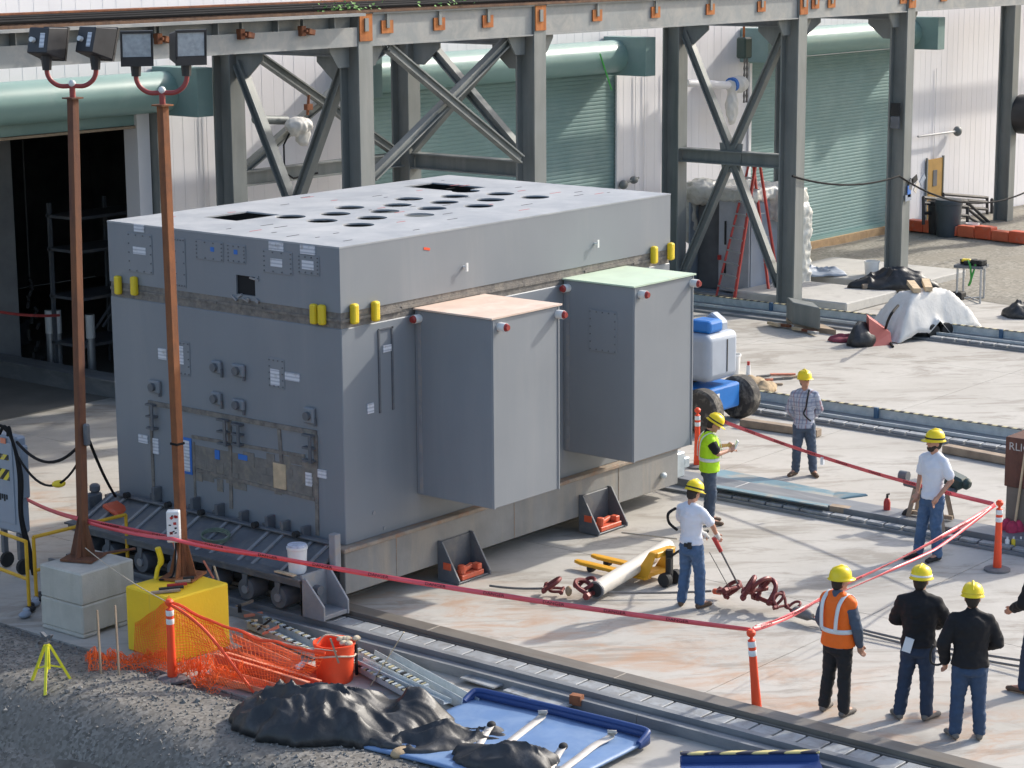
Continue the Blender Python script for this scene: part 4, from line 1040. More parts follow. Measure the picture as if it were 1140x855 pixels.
uchan(gp(258,701,.3), gp(352,736,.3), .38, .10, .012, M_orangeA, 'bright orange channel lying behind the salmon one, under the netting', 'steel_channel', 'channel', False, .02, 0, G_)
uchan(gp(266,708,.22), gp(330,737,.22), .16, .12, .012, M_orangeB, 'salmon pink channel with white end on top of the orange pile', 'steel_channel', 'channel', True, .16, R(8), G_)
uchan(gp(244,733,.15), gp(348,765,.15), .20, .18, .012, M_orangeA, 'long orange red channel with pale flanges and striped side', 'steel_channel', 'channel', True, .03, R(-10), G_, edge=M_orangeB)
uchan(gp(232,748,.1), gp(326,774,.1), .17, .10, .012, M_orangeB, 'faded orange channel lowest of the pile, beside the gravel', 'steel_channel', 'channel', True, .05, R(14), G_)
uchan(gp(284,690,.12), gp(358,724,.12), .26, .10, .01, M_galv, 'galvanised channel with notched striped edges behind the orange pile', 'steel_channel', 'channel', False, .03, 0, G_, True)
uchan(gp(388,729,.12), gp(470,773,.12), .26, .10, .01, M_galv, 'galvanised channel with notched striped edges beside the orange bucket', 'steel_channel', 'channel', False, .06, R(5), G_, True)
uchan(gp(424,729,.1), gp(522,783,.1), .24, .14, .01, M_galv, 'plain galvanised channel leaning by the slide track', 'steel_channel', 'channel', False, .02, R(-12), G_)
uchan(gp(400,726,.3), gp(498,772,.25), .12, .05, .008, M_galv, 'narrow galvanised channel resting across the notched one', 'steel_channel', 'channel', False, .17, 0, G_)
a, b = gp(330,735,.3), 0
tag(MB().obox(a+Vector((.02,-.05,-.06)),(.16,.05,.05),Matrix.Rotation(.3,3,'Z')).build('end_block', M_white), 'white end block at the tip of the salmon channel', 'block')
# orange drum with ropes
q = gp(373,757); BK = q
t = thing('orange_drum', 'bright orange plastic drum with ropes among the channels', 'drum', q)
MB().lathe([(.21,0),(.225,.02),(.25,.44),(.255,.47),(.265,.475),(.265,.50),(.245,.50),(.235,.30),(.20,.05)],n=28).build('shell', M_orange, t, False, smooth=35)
MB().tube([(.262*math.cos(a_),.262*math.sin(a_),.36+.03*math.sin(a_*2)) for a_ in [i*math.pi/12 for i in range(24)]],.012,6,closed=True).build('rope_loop', M_ropelight, t, False)
MB().tube(spline([(-.2,.1,.5),(-.1,.05,.6),(.05,-.05,.56),(.2,-.12,.5),(.24,-.16,.3)],6),.012,6).build('rope_tail', M_ropelight, t, False)
rg = MB(); rnd = random.Random(12)
for k in range(6): rg.ell((.1+rnd.uniform(-.1,.1),-.12+rnd.uniform(-.1,.1),.49+rnd.uniform(0,.06)),(.06,.05,.035),8,6)
rg = rg.build('rag', mat('rag', (.5,.42,.3), .9, 0, .4, 12), t, False, smooth=True)
MB().box(.19,.22,-.19,-.165,-.0+.05,.45).build('black_strap', M_cable, t, False)
a = gp(412,764); tag(MB().bar(a,a+Vector((.22,-.38,.72)),.03,.012).build('wooden_lath', M_woodpale), 'pale wooden lath leaning out of the galvanised channels', 'lath')
a = gp(377,738,.4); tag(MB().bar(a,a+Vector((-.08,.05,.32)),.025,.02).build('wooden_lath', M_woodold), 'short wooden lath sticking up behind the orange drum', 'lath')
for px, py, l, v in ((246,655,.34,(-.02,.10,.30)),(238,644,.3,(-.05,.14,.24))):
    a = gp(px,py,.5); tag(MB().bar(a,a+Vector(v),.022,.02).build('wooden_lath', M_woodpale if px == 246 else M_orangeB), 'pale wooden lath standing behind the yellow block' if px == 246 else 'pinkish lath leaning behind the yellow block', 'lath')
for k in range(7):
    a = gp(262+5*k,676+5*k,.1); rnd = random.Random(k)
    tag(MB().bar(a,a+Vector((rnd.uniform(-.2,.25),rnd.uniform(-.4,-.1),rnd.uniform(0,.2))),.05,.03).build('scrap_batten', (M_woodold,M_dark,M_orangeB,M_woodpale)[k % 4]), ('long weathered','long black','long orange','pale','short weathered','short black','short orange')[k]+' scrap batten in the debris beside the yellow block', 'batten', 'scrap battens')
# black tarpaulin heap
def cloth_heap(name, c, ang, rx, ry, hfun, mt, label, nx=90, ny=60, seed=0., zfun=None, kind='tarpaulin', fold=1.):
    mb = MB(); ca, sa = math.cos(ang), math.sin(ang); na, nr = nx, ny//2
    for i in range(nr+1):
        for j in range(na):
            th = 2*math.pi*j/na; cx_, sx_2 = math.cos(th), math.sin(th); r = (i/nr)**.8
            rim = 1+.26*noise.noise(Vector((cx_*1.2,sx_2*1.2,seed)))+.12*noise.noise(Vector((cx_*3.5,sx_2*3.5,seed+5)))+.05*noise.noise(Vector((cx_*9,sx_2*9,seed+9)))
            u, v = r*rim*cx_, r*rim*sx_2; lx, ly = u*rx, v*ry; x = c[0]+ca*lx-sa*ly; y = c[1]+sa*lx+ca*ly
            mk_ = max(0., 1-r*r)
            wq = noise.noise(Vector((lx*1.1,ly*1.1,seed+20)))*.7; rd = max(0,1-abs(noise.noise(Vector((lx*1.3+wq+seed,ly*2.0+wq,seed)))*2.4))**1.6; rd2 = max(0,1-abs(noise.noise(Vector((lx*2.4+wq*2,ly*4.2-wq+seed,seed+3)))*2.6))**2; rd3 = noise.noise(Vector((lx*7,ly*6,seed+8)))
            z = hfun(u,v)*(mk_**.55)+fold*(.11*rd+.085*rd2+.014*rd3)*(mk_**.4)+.025*(1-mk_)*max(0,noise.noise(Vector((th*5,r*3,seed))))
            g_ = zfun(x,y) if zfun else 0.
            mb.v.append(Vector((x, y, g_+.012+z)))
    for i in range(nr):
        for j in range(na):
            a_, b_ = i*na+j, i*na+(j+1) % na
            if i == 0: mb.f.append((a_, a_+na, b_+na))
            else: mb.f.append((a_, a_+na, b_+na, b_))
    o = mb.build(name, mt, smooth=55); s = o.modifiers.new('s', 'SOLIDIFY'); s.thickness = .006
    return tag(o, label, kind)
zg = lambda x, y: max(0., fb(x,y)) if x < -3.0 else 0.
pa, pb = gp(292,795), gp(488,806); cen = gp(388,816); an = math.atan2(pb.y-pa.y, pb.x-pa.x)
cloth_heap('tarpaulin_heap', cen, an, 1.25, .80, lambda u,v: .36+.12*math.exp(-((u+.25)**2+v*v)*4)+.26*math.exp(-((u-.66)**2)*22)*math.exp(-(v-.2)**2*3)-.12*math.exp(-((u-.42)**2)*30), M_tarp, 'large black tarpaulin heap bundled in front of the orange drum', 170, 90, 2.3, zg)
c2 = gp(492,836); cloth_heap('tarpaulin_heap', c2, an+.45, .80, .46, lambda u,v: .17+.06*math.cos(u*5), M_tarp, 'lower loose fold of black tarpaulin spilling onto the blue tray', 90, 50, 7.1, zg)
c3 = gp(560,862); cloth_heap('tarpaulin_heap', c3, an, .62, .36, lambda u,v: .16, M_tarp, 'dark tarpaulin bundle lying over the front of the blue tray', 70, 46, 11.4, lambda x,y: .12)
cn_ = gp(333,819); cn_.z = zg(cn_.x,cn_.y)
t = thing('orange_canister', 'small orange canister poking out under the black tarpaulin', 'canister', cn_)
MB().lathe([(.09,0),(.1,.02),(.1,.2),(.06,.25),(.04,.27)],n=16).build('body', M_orange, t, False, smooth=True); MB().cyl((0,0,.27),(0,0,.31),.045).build('cap', M_orangeA, t, False)
q = gp(446,852); q.z = zg(q.x,q.y); tag(MB().ell((q.x,q.y,q.z+.04),(.14,.09,.06)).build('pale_stone', M_sack, smooth=True), 'pale flat stone at the lower edge of the black tarpaulin', 'stone')
# blue tray with straps
TA, TB, TC = gp(528,786), gp(722,833), gp(468,846)
ux = (TB-TA).normalized(); vx = Vector((-ux.y,ux.x,0)); vx = vx if vx.x < 0 else -vx
L_t = (TB-TA).length; D_t = 2.1
tr = thing('blue_tray', 'light blue plastic tray with back rim coloured dark for shade, beside the front slide track', 'tray', TA)
def TP(u, v, z): p = TA+ux*(u*L_t)+vx*(v*D_t); return Vector((p.x,p.y,z))
mb = MB(); nU, nV = 40, 26
for i in range(nU+1):
    for j in range(nV+1):
        u, v = i/nU, j/nV; mb.v.append(TP(u,v,.10+.05*v+.02*math.sin(u*3.1)+.006*noise.noise(Vector((u*7,v*6,0)))))
for i in range(nU):
    for j in range(nV): k = i*(nV+1)+j; mb.f.append((k,k+nV+1,k+nV+2,k+1))
fl = mb.build('floor', M_tray, tr, smooth=60); s = fl.modifiers.new('s','SOLIDIFY'); s.thickness = .03; s.offset = -1
rim = [TP(0,.10,.12),TP(0,.02,.18),TP(.02,-.012,.195),TP(.12,-.02,.20),TP(.5,-.02,.205),TP(.88,-.02,.20),TP(.98,-.012,.195),TP(1,.02,.18),TP(1,.10,.12)]
rp = spline(rim,6); mb = MB()
for p in rp: mb.v += [Vector((p.x,p.y,.06)), p]
mb.f = [(2*i,2*i+1,2*i+3,2*i+2) for i in range(len(rp)-1)]
bw = mb.build('back_rim', M_traydark, tr, smooth=60); s = bw.modifiers.new('s','SOLIDIFY'); s.thickness = .05; s.offset = 0
MB().tube(rp,.035,10).build('rim_roll', M_traydark, tr, smooth=True)
def ribbon(pts, wdt, mt, name, parent=None, side=None, sub=8, th=.006):
    sp = spline(pts,sub); mb = MB()
    for i, p in enumerate(sp):
        t_ = (sp[min(i+1,len(sp)-1)]-sp[max(i-1,0)]).normalized(); s_ = side or t_.cross(Vector((0,0,1))).normalized(); s_ = s_*wdt/2
        mb.v += [p-s_, p+s_]
    mb.f = [(2*i,2*i+1,2*i+3,2*i+2) for i in range(len(sp)-1)]
    o = mb.build(name, mt, parent, smooth=60); m_ = o.modifiers.new('s','SOLIDIFY'); m_.thickness = th; m_.offset = 1
    return o
for k, (pp, lab) in enumerate(((((604,791,.24),(603,798,.16),(588,810,.14),(570,824,.14),(552,838,.15)),'long webbing strap over the back rim of the blue tray, beside the tarpaulin'),(((681,813,.24),(680,820,.16),(662,830,.14),(645,843,.14),(622,860,.15)),'long webbing strap over the back rim of the blue tray, at its outer end'))):
    o = ribbon([gp(*p) for p in pp], .11, M_strap, 'webbing_strap'); tag(o, lab, 'strap', 'straps on the blue tray')
    q = gp(pp[-1][0]-1,pp[-1][1]-3,.18); MB().obox(q,(.12,.07,.05),Matrix.Rotation(.6,3,'Z')).build('ratchet', M_cart, o, bevel=.01)
for k, (pp, lab) in enumerate(((((547,807,.2),(540,818,.16),(530,836,.15)),'short webbing strap with black hook on the blue tray near the tarpaulin'),(((627,831,.2),(620,842,.16),(612,858,.15)),'short webbing strap with black hook on the outer half of the blue tray'))):
    o = ribbon([gp(*p) for p in pp], .09, M_strap, 'webbing_strap'); tag(o, lab, 'strap', 'straps on the blue tray')
    MB().ell(gp(pp[0][0],pp[0][1],.2),(.06,.05,.045)).build('hook', M_dark, o, smooth=True)
t = thing('dark_blue_tray', 'dark blue tray with striped back edge at the end of the front track', 'tray', gp(830,858))
a, b = gp(757,853,.1), gp(912,851,.1); dd = (b-a).normalized(); nn = Vector((-dd.y,dd.x,0)); nn = nn if nn.x < 0 else -nn
MB().hexa([a,b,b+nn*.9,a+nn*.9]+[p+Vector((0,0,.05)) for p in (a,b,b+nn*.9,a+nn*.9)]).build('floor', M_traydark, t)
MB().bar(a+Vector((0,0,.05)),b+Vector((0,0,.05)),.05,.16).build('back_wall', M_traydark, t, bevel=.02)
hzx = m_stripes('tray_hazard', (.03,.03,.05), (.6,.5,.2), .14, (.45,.9,0)); MB().bar(a+Vector((0,0,.15)),b+Vector((0,0,.15)),.07,.03).build('striped_edge', hzx, t, bevel=.01)
a = gp(642,784,.06); tag(MB().obox(a+Vector((0,0,.06)),(.10,.15,.12),Matrix.Rotation(.2,3,'Z')).build('wood_offcut', M_rust), 'small rust red wood offcut on the front slide track', 'offcut')
for (p, q, lab) in (((520,752),(558,763),'short pale steel plate lying on the front track channel'),((568,766),(634,786),'longer pale steel plate lying on the front track channel')):
    a, b = gp(*p,.06), gp(*q,.06); tag(MB().bar(a,b,.27,.02).build('steel_plate', M_pad), lab, 'plate')
a = gp(856,838,.05); tag(MB().obox(a,(.05,.12,.06),Matrix.Rotation(.6,3,'Z')).build('paper_cup', M_white), 'small white crumpled cup on the front track', 'cup')
# white pail on the rolling frame
q = xp(357,643,-.6); t = thing('white_pail', 'white plastic pail standing on the ledge of the module frame', 'pail', (-.72,.22,.655))
MB().lathe([(.12,0),(.135,.32),(.145,.33),(.145,.36),(.13,.365)],n=24).build('shell', M_white, t, False, smooth=35)
MB().lathe([(.135,.366),(.13,.39),(.02,.395)],n=20).build('lid', mat('bag_blue_white', (.5,.53,.62), .5, 0, .3, 14), t, False, smooth=True)
tag(MB().bar((-.90,.45,.67),(-.95,.05,.69),.07,.02).build('wood_offcut', M_woodpale), 'pale offcut lying beside the white pail on the frame', 'offcut')
q = xp(440/3.56+100,615,-.5); mb = MB()
for k in range(3): mb.tube([(-.55+.12*math.cos(a_)*(1+.1*k),2.0+.25*math.sin(a_),.80+.02*k+.05*math.cos(a_)) for a_ in [i*math.pi/9 for i in range(18)]],.012,5,closed=True)
tag(mb.build('hose_coil', mat('coil_green', (.12,.16,.12), .6, 0, .3, 8)), 'coil of thin dark green hose on the sloping frame plate', 'hose')
tag(MB().obox((-.42,4.25,.82),(.3,.35,.08),Matrix.Rotation(.3,3,'X')).build('orange_rag', M_orangeA, bevel=.03), 'orange rag bundle at the far end of the frame', 'rag')
# ================================================================== RIGGING ON THE APRON
def shackle(mb, c, s, yaw, pitch=0.):
    M = Matrix.Rotation(yaw,3,'Z')@Matrix.Rotation(pitch,3,'Y'); c = Vector(c)
    pts = [(.0,-.5,0),(.3,-.55,0),(.7,-.62,0),(1.05,-.45,0),(1.2,0,0),(1.05,.45,0),(.7,.62,0),(.3,.55,0),(.0,.5,0)]
    mb.tube([c+M@(Vector(p)*s) for p in spline(pts,3)], .135*s, 8)
    mb.cyl(c+M@Vector((0,-.85*s,0)), c+M@Vector((0,.85*s,0)), .13*s, n=8)
    mb.cyl(c+M@Vector((0,.62*s,0)), c+M@Vector((0,.9*s,0)), .22*s, n=6)
    for sg in (-.5,.5): mb.ell(c+M@Vector((0,sg*s,0)),.2*s,8,6)
    return mb
s = shackle(MB(), gp(607,655,.12), .21, R(-60), R(-35)); s = shackle(s, gp(626,657,.10), .15, R(120), 0)
sh = tag(s.build('shackle', M_shackle, smooth=True), 'small dark red shackle pair on the wire rope near the module', 'shackle')
MB().ell(gp(633,658,.10),(.045,.05,.075)).build('swivel', M_sack, sh, smooth=True)
s = shackle(MB(), gp(646,655,.16), .20, R(-30), R(-30)); s = shackle(s, gp(660,660,.12), .24, R(100), R(-30))
tag(s.build('shackle', M_shackle, smooth=True), 'dark red shackle at the end of the cream pipe', 'shackle')
p, q = gp(663,657,.16), gp(736,613,.30)
t = thing('cream_pipe', 'long cream pipe lying across the yellow pallet jack forks', 'pipe', (p.x,p.y,.03))
d = (q-p).normalized()
MB().cyl(p,q+d*.2,.115,n=24).build('tube', M_pipe, t, smooth=50)
MB().tube([p-d*.005,p+d*.03],.125,24).build('end_ring', M_cart, t, smooth=50); MB().cyl(p-d*.008,p-d*.004,.10,n=20).build('bore', M_dark, t)
MB().cyl(p.lerp(q,.33)+Vector((-.08,-.08,0)),p.lerp(q,.33)+Vector((-.10,-.10,0)),.03,n=10).build('plug_hole', M_dark, t)
# pallet jack
F = gp(740,650); tip = gp(650,629); dv = (tip-F); L = dv.length; rz = math.atan2(dv.y,dv.x)
pj = thing('pallet_jack', 'yellow pallet jack with worn forks beside the man in the white shirt and blue jeans', 'pallet jack', F, rz)
for sg in (-1, 1):
    fk = MB().prism([(.15,sg*.19-.075,.075),(L*.9,sg*.19-.075,.075),(L,sg*.19-.04,.085),(L,sg*.19+.04,.085),(L*.9,sg*.19+.075,.075),(.15,sg*.19+.075,.075)],(0,0,.045)).build('fork', M_jack, pj, False, bevel=.01)
    for xx in (L*.72,L*.84): MB().box(xx-.035,xx+.035,sg*.19-.04,sg*.19+.04,.1205,.122).build('slot', M_dark, fk, False)
    MB().lathe([(.03,-.05),(.05,-.05),(.05,.05),(.03,.05)],(L*.8,sg*.19,.05),12,(0,1,0)).build('load_roller', M_dark, pj, False, smooth=40)
    MB().prism([(.14,sg*.24,.08),(.34,sg*.24,.08),(.34,sg*.24,.15),(.10,sg*.24,.50),(-.02,sg*.24,.50)],(0,-sg*.03,0)).build('side_plate', M_jack, pj, False, bevel=.006)
    MB().lathe([(.04,-.045),(.10,-.045),(.105,0),(.10,.045),(.04,.045)],(-.10,sg*.12,.105),16,(0,1,0)).build('steer_wheel', M_dark, pj, False, smooth=40)
MB().box(-.03,.12,-.21,.21,.42,.50).build('cross_head', M_jack, pj, False, bevel=.01); MB().box(.14,.3,-.21,.21,.10,.17).build('cross_beam', M_jack, pj, False, bevel=.01)
MB().cyl((-.08,0,.10),(-.08,0,.52),.055,n=12).cyl((-.13,.07,.2),(-.13,.07,.42),.035,n=10).build('pump', M_dark, pj, False, smooth=40)
hd = MB().tube([(-.1,0,.42),(-.42,0,.66),(-.62,0,.80)],.018,8).build('handle', M_dark, pj, False, smooth=True)
MB().tube(spline([(-.62,-.1,.80),(-.68,-.1,.88),(-.70,0,.9),(-.68,.1,.88),(-.62,.1,.80)],4),.015,8,closed=True).build('grip', M_dark, hd, False, smooth=True)
# wire ropes
def wr(pts, r, label): return cable('wire_rope', pts, r, M_rope, label, 'wire rope')
wr(bez(gp(545,652,.06),gp(604,655,.12),.02), .018, 'short wire rope from the near module stop to the shackle')
wr(bez(gp(668,659,.10),gp(792,658,.10),.02), .018, 'wire rope passing behind the legs of the man in blue jeans')
o = tag(MB().lathe([(.02,0),(.04,.02),(.042,.12),(.02,.18)],gp(793,658,.10),12,(gp(803,659,.1)-gp(793,658,.1))).build('rope_socket', M_orangeA, smooth=True), 'small orange red socket at the end of the wire rope', 'socket')
for k, dz in enumerate((0,4)): wr(bez(gp(900,685+dz*.6,.12),gp(1150,737+dz*1.8,.10),.06), .018, ('upper','lower')[k]+' of two wire ropes running behind the men in black jackets')
cable('pulling_strap', bez(gp(692,593,.05),gp(754,600,.05),.0), .014, M_ropelight, 'thin tan pulling strap from the far module stop', 'strap')
# cluster of heavy shackles and chain
mb = MB()
for px, py, z, s_, yw, pt_ in ((806,661,.14,.22,-40,-35),(816,655,.26,.2,80,20),(828,662,.22,.24,-60,-60),(842,657,.30,.22,-100,-50),(850,668,.16,.25,-20,-65),(862,672,.14,.16,-40,-50),(870,675,.14,.15,70,-60),(879,678,.13,.14,-35,-30)):
    shackle(mb, gp(px,py,z), s_, R(yw), R(pt_))
ch = tag(mb.build('chain_shackle_cluster', M_shackle, smooth=True), 'cluster of heavy oxide red shackles and links joining the wire ropes', 'chain')
a, b = gp(884,680,.13), gp(903,686,.13); d = (b-a).normalized(); tag(MB().lathe([(.05,0),(.075,.03),(.075,.26),(.04,.34)],a,14,d).build('rope_swivel', M_rope, smooth=40), 'grey cylindrical rope swivel between shackles and twin wire ropes', 'swivel')
tag(shackle(MB(),gp(908,690,.10),.13,R(-35)).build('shackle', M_shackle, smooth=True), 'dark red shackle beside the man in the orange vest, under the tape', 'shackle')
# bits on the apron behind the second track: blue plate, timber, extinguisher
bp = thing('bent_plate', 'scuffed blue green steel plate bent up at one corner, lying along the track', 'steel plate', gp(860,545))
q1, q2, q3, q4 = gp(786,519,.06), gp(930,547,.06), gp(921,564,.19), gp(784,540,.19)
M_bplate = mat('scuffed_blue_plate', (.13,.225,.27), .55, .05, .15, 2, dirt=(.33,.30,.25), dirt_amt=(.47,.66), dscale=2.2)
MB().hexa([q4-Vector((0,0,.02)),q3-Vector((0,0,.02)),q2-Vector((0,0,.02)),q1-Vector((0,0,.02)),q4,q3,q2,q1]).build('sheet', M_bplate, bp)
r1, r2 = gp(934,549,.10), gp(966,551,.24)
MB().hexa([q3.lerp(q2,.45)-Vector((0,0,.02)),r2-Vector((0,0,.02)),r2+Vector((.02,.05,-.01)),q2-Vector((0,0,.02)),q3.lerp(q2,.45),r2,r2+Vector((.02,.05,.01)),q2]).build('curled_corner', M_bplate, bp)
a, b = gp(925,566,.12), gp(968,572,.10); tag(MB().bar(a,b,.16,.12).build('timber_block', M_woodold), 'weathered timber block with blue end beside the bent plate', 'timber')
c = gp(987,579); t = thing('fire_extinguisher', 'small red fire extinguisher standing behind the rail', 'extinguisher', c)
MB().lathe([(.052,0),(.055,.02),(.055,.29),(.04,.34),(.02,.36)],n=16).build('cylinder', M_red, t, False, smooth=True); MB().cyl((0,0,.36),(0,0,.40),.02).box(-.012,.06,-.012,.012,.40,.425).build('valve', M_dark, t, False)
# timber baulk before the third track
for (a, b, lab) in ((gp(826,470,.08),gp(912,482,.08),'brown timber baulk behind the man in the checked shirt'),(gp(1052,499,.08),gp(1132,514,.08),'brown timber baulk behind the bearded man, beside the rusty plate')):
    tag(MB().bar(a,b,.2,.14).build('timber_baulk', M_woodold, bevel=.01), lab, 'timber', 'timber baulks')
# pipe vise bench behind the bearded man
c = gp(1034,588); t = thing('pipe_threader', 'pipe threading machine on brown legs with dark motor, behind the bearded man', 'machine', c)
for p, h in (((1008,586),530),((1062,588),560),((1050,600),545),((1020,575),535)):
    a = gp(*p); b = gp(1034,588).lerp(a,.62); b.z = .62; MB().bar(a,b,.07,.07).build('leg', M_woodold, t)
MB().bar(gp(1012,585)+Vector((0,0,.22)),gp(1060,592)+Vector((0,0,.22)),.05,.06).build('stretcher', M_woodold, t)
MB().obox(c+Vector((0,0,.66)),(.30,.85,.08),Matrix.Rotation(R(-10),3,'Z')).build('bed', M_cart, t, bevel=.02)
MB().obox(c+Vector((.12,-.36,.80)),(.26,.34,.2),Matrix.Rotation(.3,3,'X')).cyl(c+Vector((.12,-.5,.78)),c+Vector((.12,-.62,.76)),.09).build('motor', mat('motor_green', (.03,.055,.05), .5), t, bevel=.04)
MB().cyl(c+Vector((-.05,.36,.78)),c+Vector((-.05,.5,.78)),.08).build('chuck', M_cart, t, smooth=True)
MB().lathe([(.06,-.04),(.13,-.04),(.14,0),(.13,.04),(.06,.04)],gp(1012,584)+Vector((0,0,.13)),16,(.4,1,0)).build('wheel', M_dark, t, smooth=True)
# rusty steel box at the frame edge
c = gp(1118,600); sbx = thing('rusty_steel_box', 'tall rust brown steel box with chalk letters, grey lower half', 'steel box', (c.x+.5,c.y-.6,0), 0)
zt = zat(c.x,c.y,486)
MB().box(c.x,c.x+.9,c.y-1.5,c.y,.0,zt*.52).build('lower_plate', M_trackbrown, sbx, bevel=.01); MB().box(c.x-.02,c.x+.92,c.y-1.52,c.y+.03,zt*.52+.002,zt).build('upper_plate', rust('brown_plate', (.105,.048,.034), (.15,.07,.05)), sbx, bevel=.01)
lettering('RLIC', .17, (c.x-.024,c.y-.20,zt-.14), (0,-1,0), (0,0,1), mat('chalk', (.5,.48,.45), .9), sbx, 'chalk_letters')
a = gp(1127,603); tag(MB().bar(a,gp(1142,500,1.45),.03,.03).build('broom_handle', M_woodpale), 'pale wooden broom handle leaning on the rusty steel box', 'broom handle')
for k, (px, py) in enumerate(((1122,600),(1128,603),(1135,602),(1140,599))):
    q = gp(px,py); tag(MB().ell((q.x-.05,q.y,.18),(.12,.10,.16),10,7).build('rag_bundle', mat('rag_pink', (.42,.04,.09), .9, 0, .3, 9), smooth=True), ('outermost crimson rag bundle at the corner of','crimson rag bundle under the broom handle at','crimson rag bundle behind the spray cans at','innermost crimson rag bundle at')[k]+' the rusty steel box', 'rag', 'crimson rags')
for k, px in enumerate((1121,1128,1136)):
    q = gp(px,612); b_ = thing('spray_can', ('white','yellow','lilac')[k]+' spray can standing before the crimson rags', 'spray can', q, 0, 'spray cans')
    MB().lathe([(.033,0),(.035,.01),(.035,.15),(.02,.17)],n=12).build('can', (M_white,M_yel,M_cab)[k], b_, False, smooth=True); MB().cyl((0,0,.17),(0,0,.2),.015,n=8).build('nozzle', M_white, b_, False)
# ================================================================== BOOM LIFT
bl = thing('boom_lift', 'blue and grey wheeled boom lift parked behind the module', 'boom lift', (12.8,3.3,0))
def wheel(x, y, r=.42, wd=.30):
    w_ = MB().lathe([(.22,-wd/2),(.36,-wd/2),(.41,-wd*.36),(.42,0),(.41,wd*.36),(.36,wd/2),(.22,wd/2)],(x,y,r),26,(1,0,0)).build('wheel', mat('tyre', (.055,.05,.045), .85, 0, .2, 6, dirt=(.3,.27,.22), dirt_amt=(.5,.7), dscale=4), bl, smooth=40)
    MB().lathe([(.05,-.12),(.22,-.10),(.23,-.02),(.23,.1),(.1,.12)],(x,y,r),20,(1,0,0)).build('rim', M_lampblk, w_, smooth=40)
W1, W2 = gp(778,483), gp(823,465)
for (x, y) in ((W1.x+.1,W1.y),(W2.x,W2.y),(W1.x+.1,W1.y+2.0),(W2.x,W2.y+2.0)): wheel(x, y)
xm = (W1.x+W2.x)/2
MB().box(W1.x+.3,W2.x-.28,W1.y-.02,W1.y+.95,.30,.78).build('chassis', M_blue, bl, bevel=.05, seg=2)
MB().box(W1.x+.35,W2.x-.22,W1.y+.96,W1.y+2.4,.3,.74).build('rear_chassis', M_blue, bl, bevel=.04)
MB().box(W1.x+.5,W1.x+.62,W1.y-.035,W1.y-.021,.5,.66).build('decal', M_white, bl)
MB().cyl((xm-.1,W1.y+1.0,.80),(xm-.1,W1.y+1.0,.92),.45,n=24).build('turntable', M_dark, bl, smooth=40)
cx, cy = gp(783,428,.85).x+.35, gp(783,428,.85).y+.25
zt = zat(cx,cy,352)
cw = MB().box(cx-.5,cx+.52,cy-.46,cy+.46,.9,zt-.26).build('counterweight', M_grayplastic, bl, smooth=30, bevel=.14, seg=4)
MB().box(cx+.1,cx+.13,cy-.468,cy-.461,1.05,zt-.4).build('panel_gap', M_dark, cw)
MB().box(cx-.35,cx+.1,cy-.38,cy+.1,zt-.26,zt-.02).build('engine_cover', M_blue, bl, bevel=.06, seg=2)
MB().prism([(cx+.16,cy-.30,zt-.45),(cx+.16,cy+.12,zt-.45),(cx+.16,cy+.12,zt-.08),(cx+.16,cy-.05,zt+.06),(cx+.16,cy-.3,zt-.1)],(.22,0,0)).build('side_fin', M_grayplastic, bl, bevel=.03)
MB().bar((cx-.1,cy+.5,1.3),(cx-.1,cy+2.6,1.15),.28,.32).build('boom', M_blue, bl, bevel=.02)
def pailf(px, py, r, h, mt, label, name='pail'):
    q = gp(px,py); t = thing(name, label, 'pail', q)
    MB().lathe([(r*.82,0),(r*.85,.01),(r*.97,h*.9),(r*1.05,h*.91),(r*1.05,h),(r*.93,h),(r*.8,.03)],n=20).build('shell', mt, t, False, smooth=35)
    return t
pailf(814,416,.2,.42,M_white,'white pail on the apron behind the boom lift')
for k,(px,py,rx,mt_,lab) in enumerate(((838,430,.30,M_sack,'tan sandbag on the apron near the boom lift'),(852,436,.36,M_sack,'larger brown sandbag next to the tan one'))):
    q = gp(px,py); me = remesh(MB().ell((0,0,.06),(rx,.2,.12)).ell((rx*.5,.05,.07),(rx*.6,.17,.1)).ell((-rx*.2,.0,.12),(rx*.4,.12,.12)),.025,4,.02,(6,6,6),k)
    me.materials.append(mt_); o = link('sandbag', me); o.location = q; o.rotation_euler = (0,0,.4*k-.3); tag(o, lab, 'sandbag')
c = gp(833,417); t = thing('spray_bottle', 'small white bottle with red top near the white pail', 'bottle', c); MB().cyl((0,0,0),(0,0,.2),.05,.045).build('body', M_white, t, False); MB().cyl((0,0,.2),(0,0,.28),.03).build('cap', M_red, t, False)
for k in range(7):
    rnd = random.Random(40+k); q = gp(822+rnd.uniform(0,55),418+rnd.uniform(0,12)); tag(MB().bar((q.x,q.y,.03),(q.x+rnd.uniform(.2,.7),q.y+rnd.uniform(-.5,-.1),.03),.06,.035).build('scrap_batten', (M_woodold,M_rope,M_orangeB)[k % 3]), ('longest weathered','grey','pinkish','short weathered','thin grey','short pinkish','thin weathered')[k]+' scrap batten on the apron beyond the boom lift', 'batten', 'battens by the sandbags')
